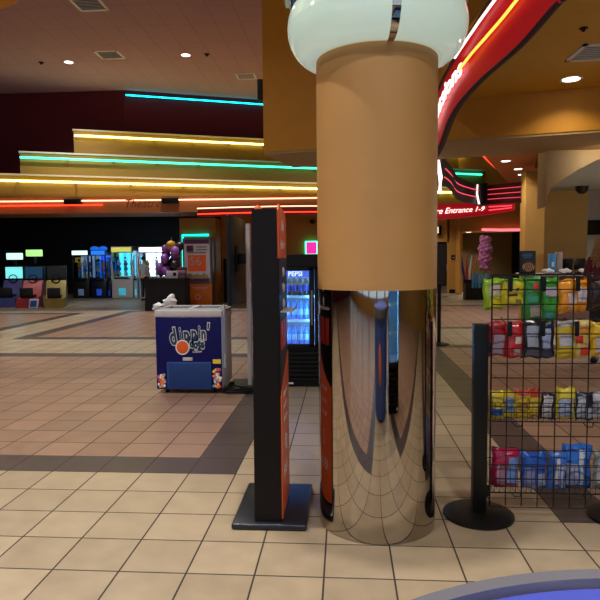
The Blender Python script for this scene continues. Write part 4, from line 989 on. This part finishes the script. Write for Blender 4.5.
for x, y, r, l in ((-5.27,16.62,(.15,.13,.14),'small white rounded bundle on the floor left of black table'),(-4.9,16.55,(.2,.16,.25),'larger white rounded bundle on the floor before the black table')):
    mb = MB(); mb.ball((0,0,r[2]), r, 18, 12)
    for v in mb.bm.verts: v.co.x += .02*math.sin(9*v.co.z*5)*(v.co.z/r[2]); v.co.z *= 1+.12*math.sin(14*v.co.x)
    tag(mb.build('white_bundle', m_('white_bundle', (214,222,230), .5)), l, 'bundle'); bpy.data.objects[-1] if False else None
    o = [q for q in COL.objects if q.get('label') == l][0]; o.location = (x, y, 0)

# ------------------------------------------------------------------ chair at the left edge
t = thing('metal_chair', 'dark metal chair at left picture edge with only its legs in view', 'chair', (-7.02, 11.25, 0), .5)
mb = MB().box((0,0,.44), (.42,.42,.04), bev=.015); mb.build('seat', BLACK, t); MB().box((0,.24,.78), (.40,.03,.28), bev=.012).build('backrest', BLACK, t)
for sx in (-1,1):
    for sy in (-1,1): MB().cyl((sx*.16,sy*.16,.43),(sx*.22,sy*.22,0),.014).build('leg', BLKMET, t)
    MB().cyl((sx*.17,.2,.43),(sx*.17,.245,.82),.012).build('back_post', BLKMET, t)

# ------------------------------------------------------------------ ceiling vents and detectors
def vent(x, y, z, w, label, slats=8, m=WHITE):
    t = thing('ceiling_vent', label, 'vent', (x, y, z)); q = MB()
    for a in (-1,1): q.box((a*w/2,0,-.006), (.1*w,w*1.1,.014)); q.box((0,a*w/2,-.006), (w*1.1,.1*w,.014))
    q.build('frame', m, t, smooth=False)
    q = MB()
    for k in range(slats): q.box((0,-w*.42+w*.84*k/(slats-1),-.006), (w*.9,w*.05,.01), rot=Matrix.Rotation(.5,3,'X'))
    q.build('slats', m, t, smooth=False); MB().box((0,0,-.001),(w*.92,w*.92,.002)).build('duct', BLACK, t, smooth=False)
vent(-6.42, 16.58, HC, .62, 'square white vent in grey ceiling between the two downlights')
vent(-3.0, 18.9, HC, .55, 'square white vent in grey ceiling beside the orange bulkhead')
vent(-5.6, 13.35, HC, .62, 'square white vent at the top edge of the picture')
vent(2.36, 5.86, 3.37, .42, 'large slatted vent in yellow low ceiling at top right')
tag(MB().lathe([(0,-.03),(.012,-.03),(.018,-.012),(.035,-.006),(.035,0),(0,0)], seg=16).build('sprinkler', BLACK, loc=(1.98,5.25,3.37)), 'small dark sprinkler in the yellow low ceiling left of the vent', 'sprinkler')
for x, y, l in ((-8.6,17.0,'small dark sprinkler in grey ceiling left of first downlight'),(-3.75,16.8,'small dark sprinkler in grey ceiling right of second downlight')):
    tag(MB().lathe([(0,-.06),(.03,-.06),(.04,-.02),(.08,-.01),(.08,0),(0,0)], seg=16).build('sprinkler', BLACK, loc=(x,y,HC)), l, 'sprinkler')

# ------------------------------------------------------------------ daylight through the entrance, view
wd = bpy.data.worlds.new('sky'); S.world = wd; wd.use_nodes = True
bg = wd.node_tree.nodes['Background']; bg.inputs[0].default_value = (.80,.88,1,1); bg.inputs[1].default_value = 1.6
S.view_settings.view_transform = 'Standard'; S.view_settings.look = 'None'; S.view_settings.gamma = 1; S.view_settings.use_curve_mapping = False
S.view_settings.exposure = -.22
S.cycles.use_denoising = True
S.cycles.max_bounces = 8; S.cycles.sample_clamp_indirect = 6
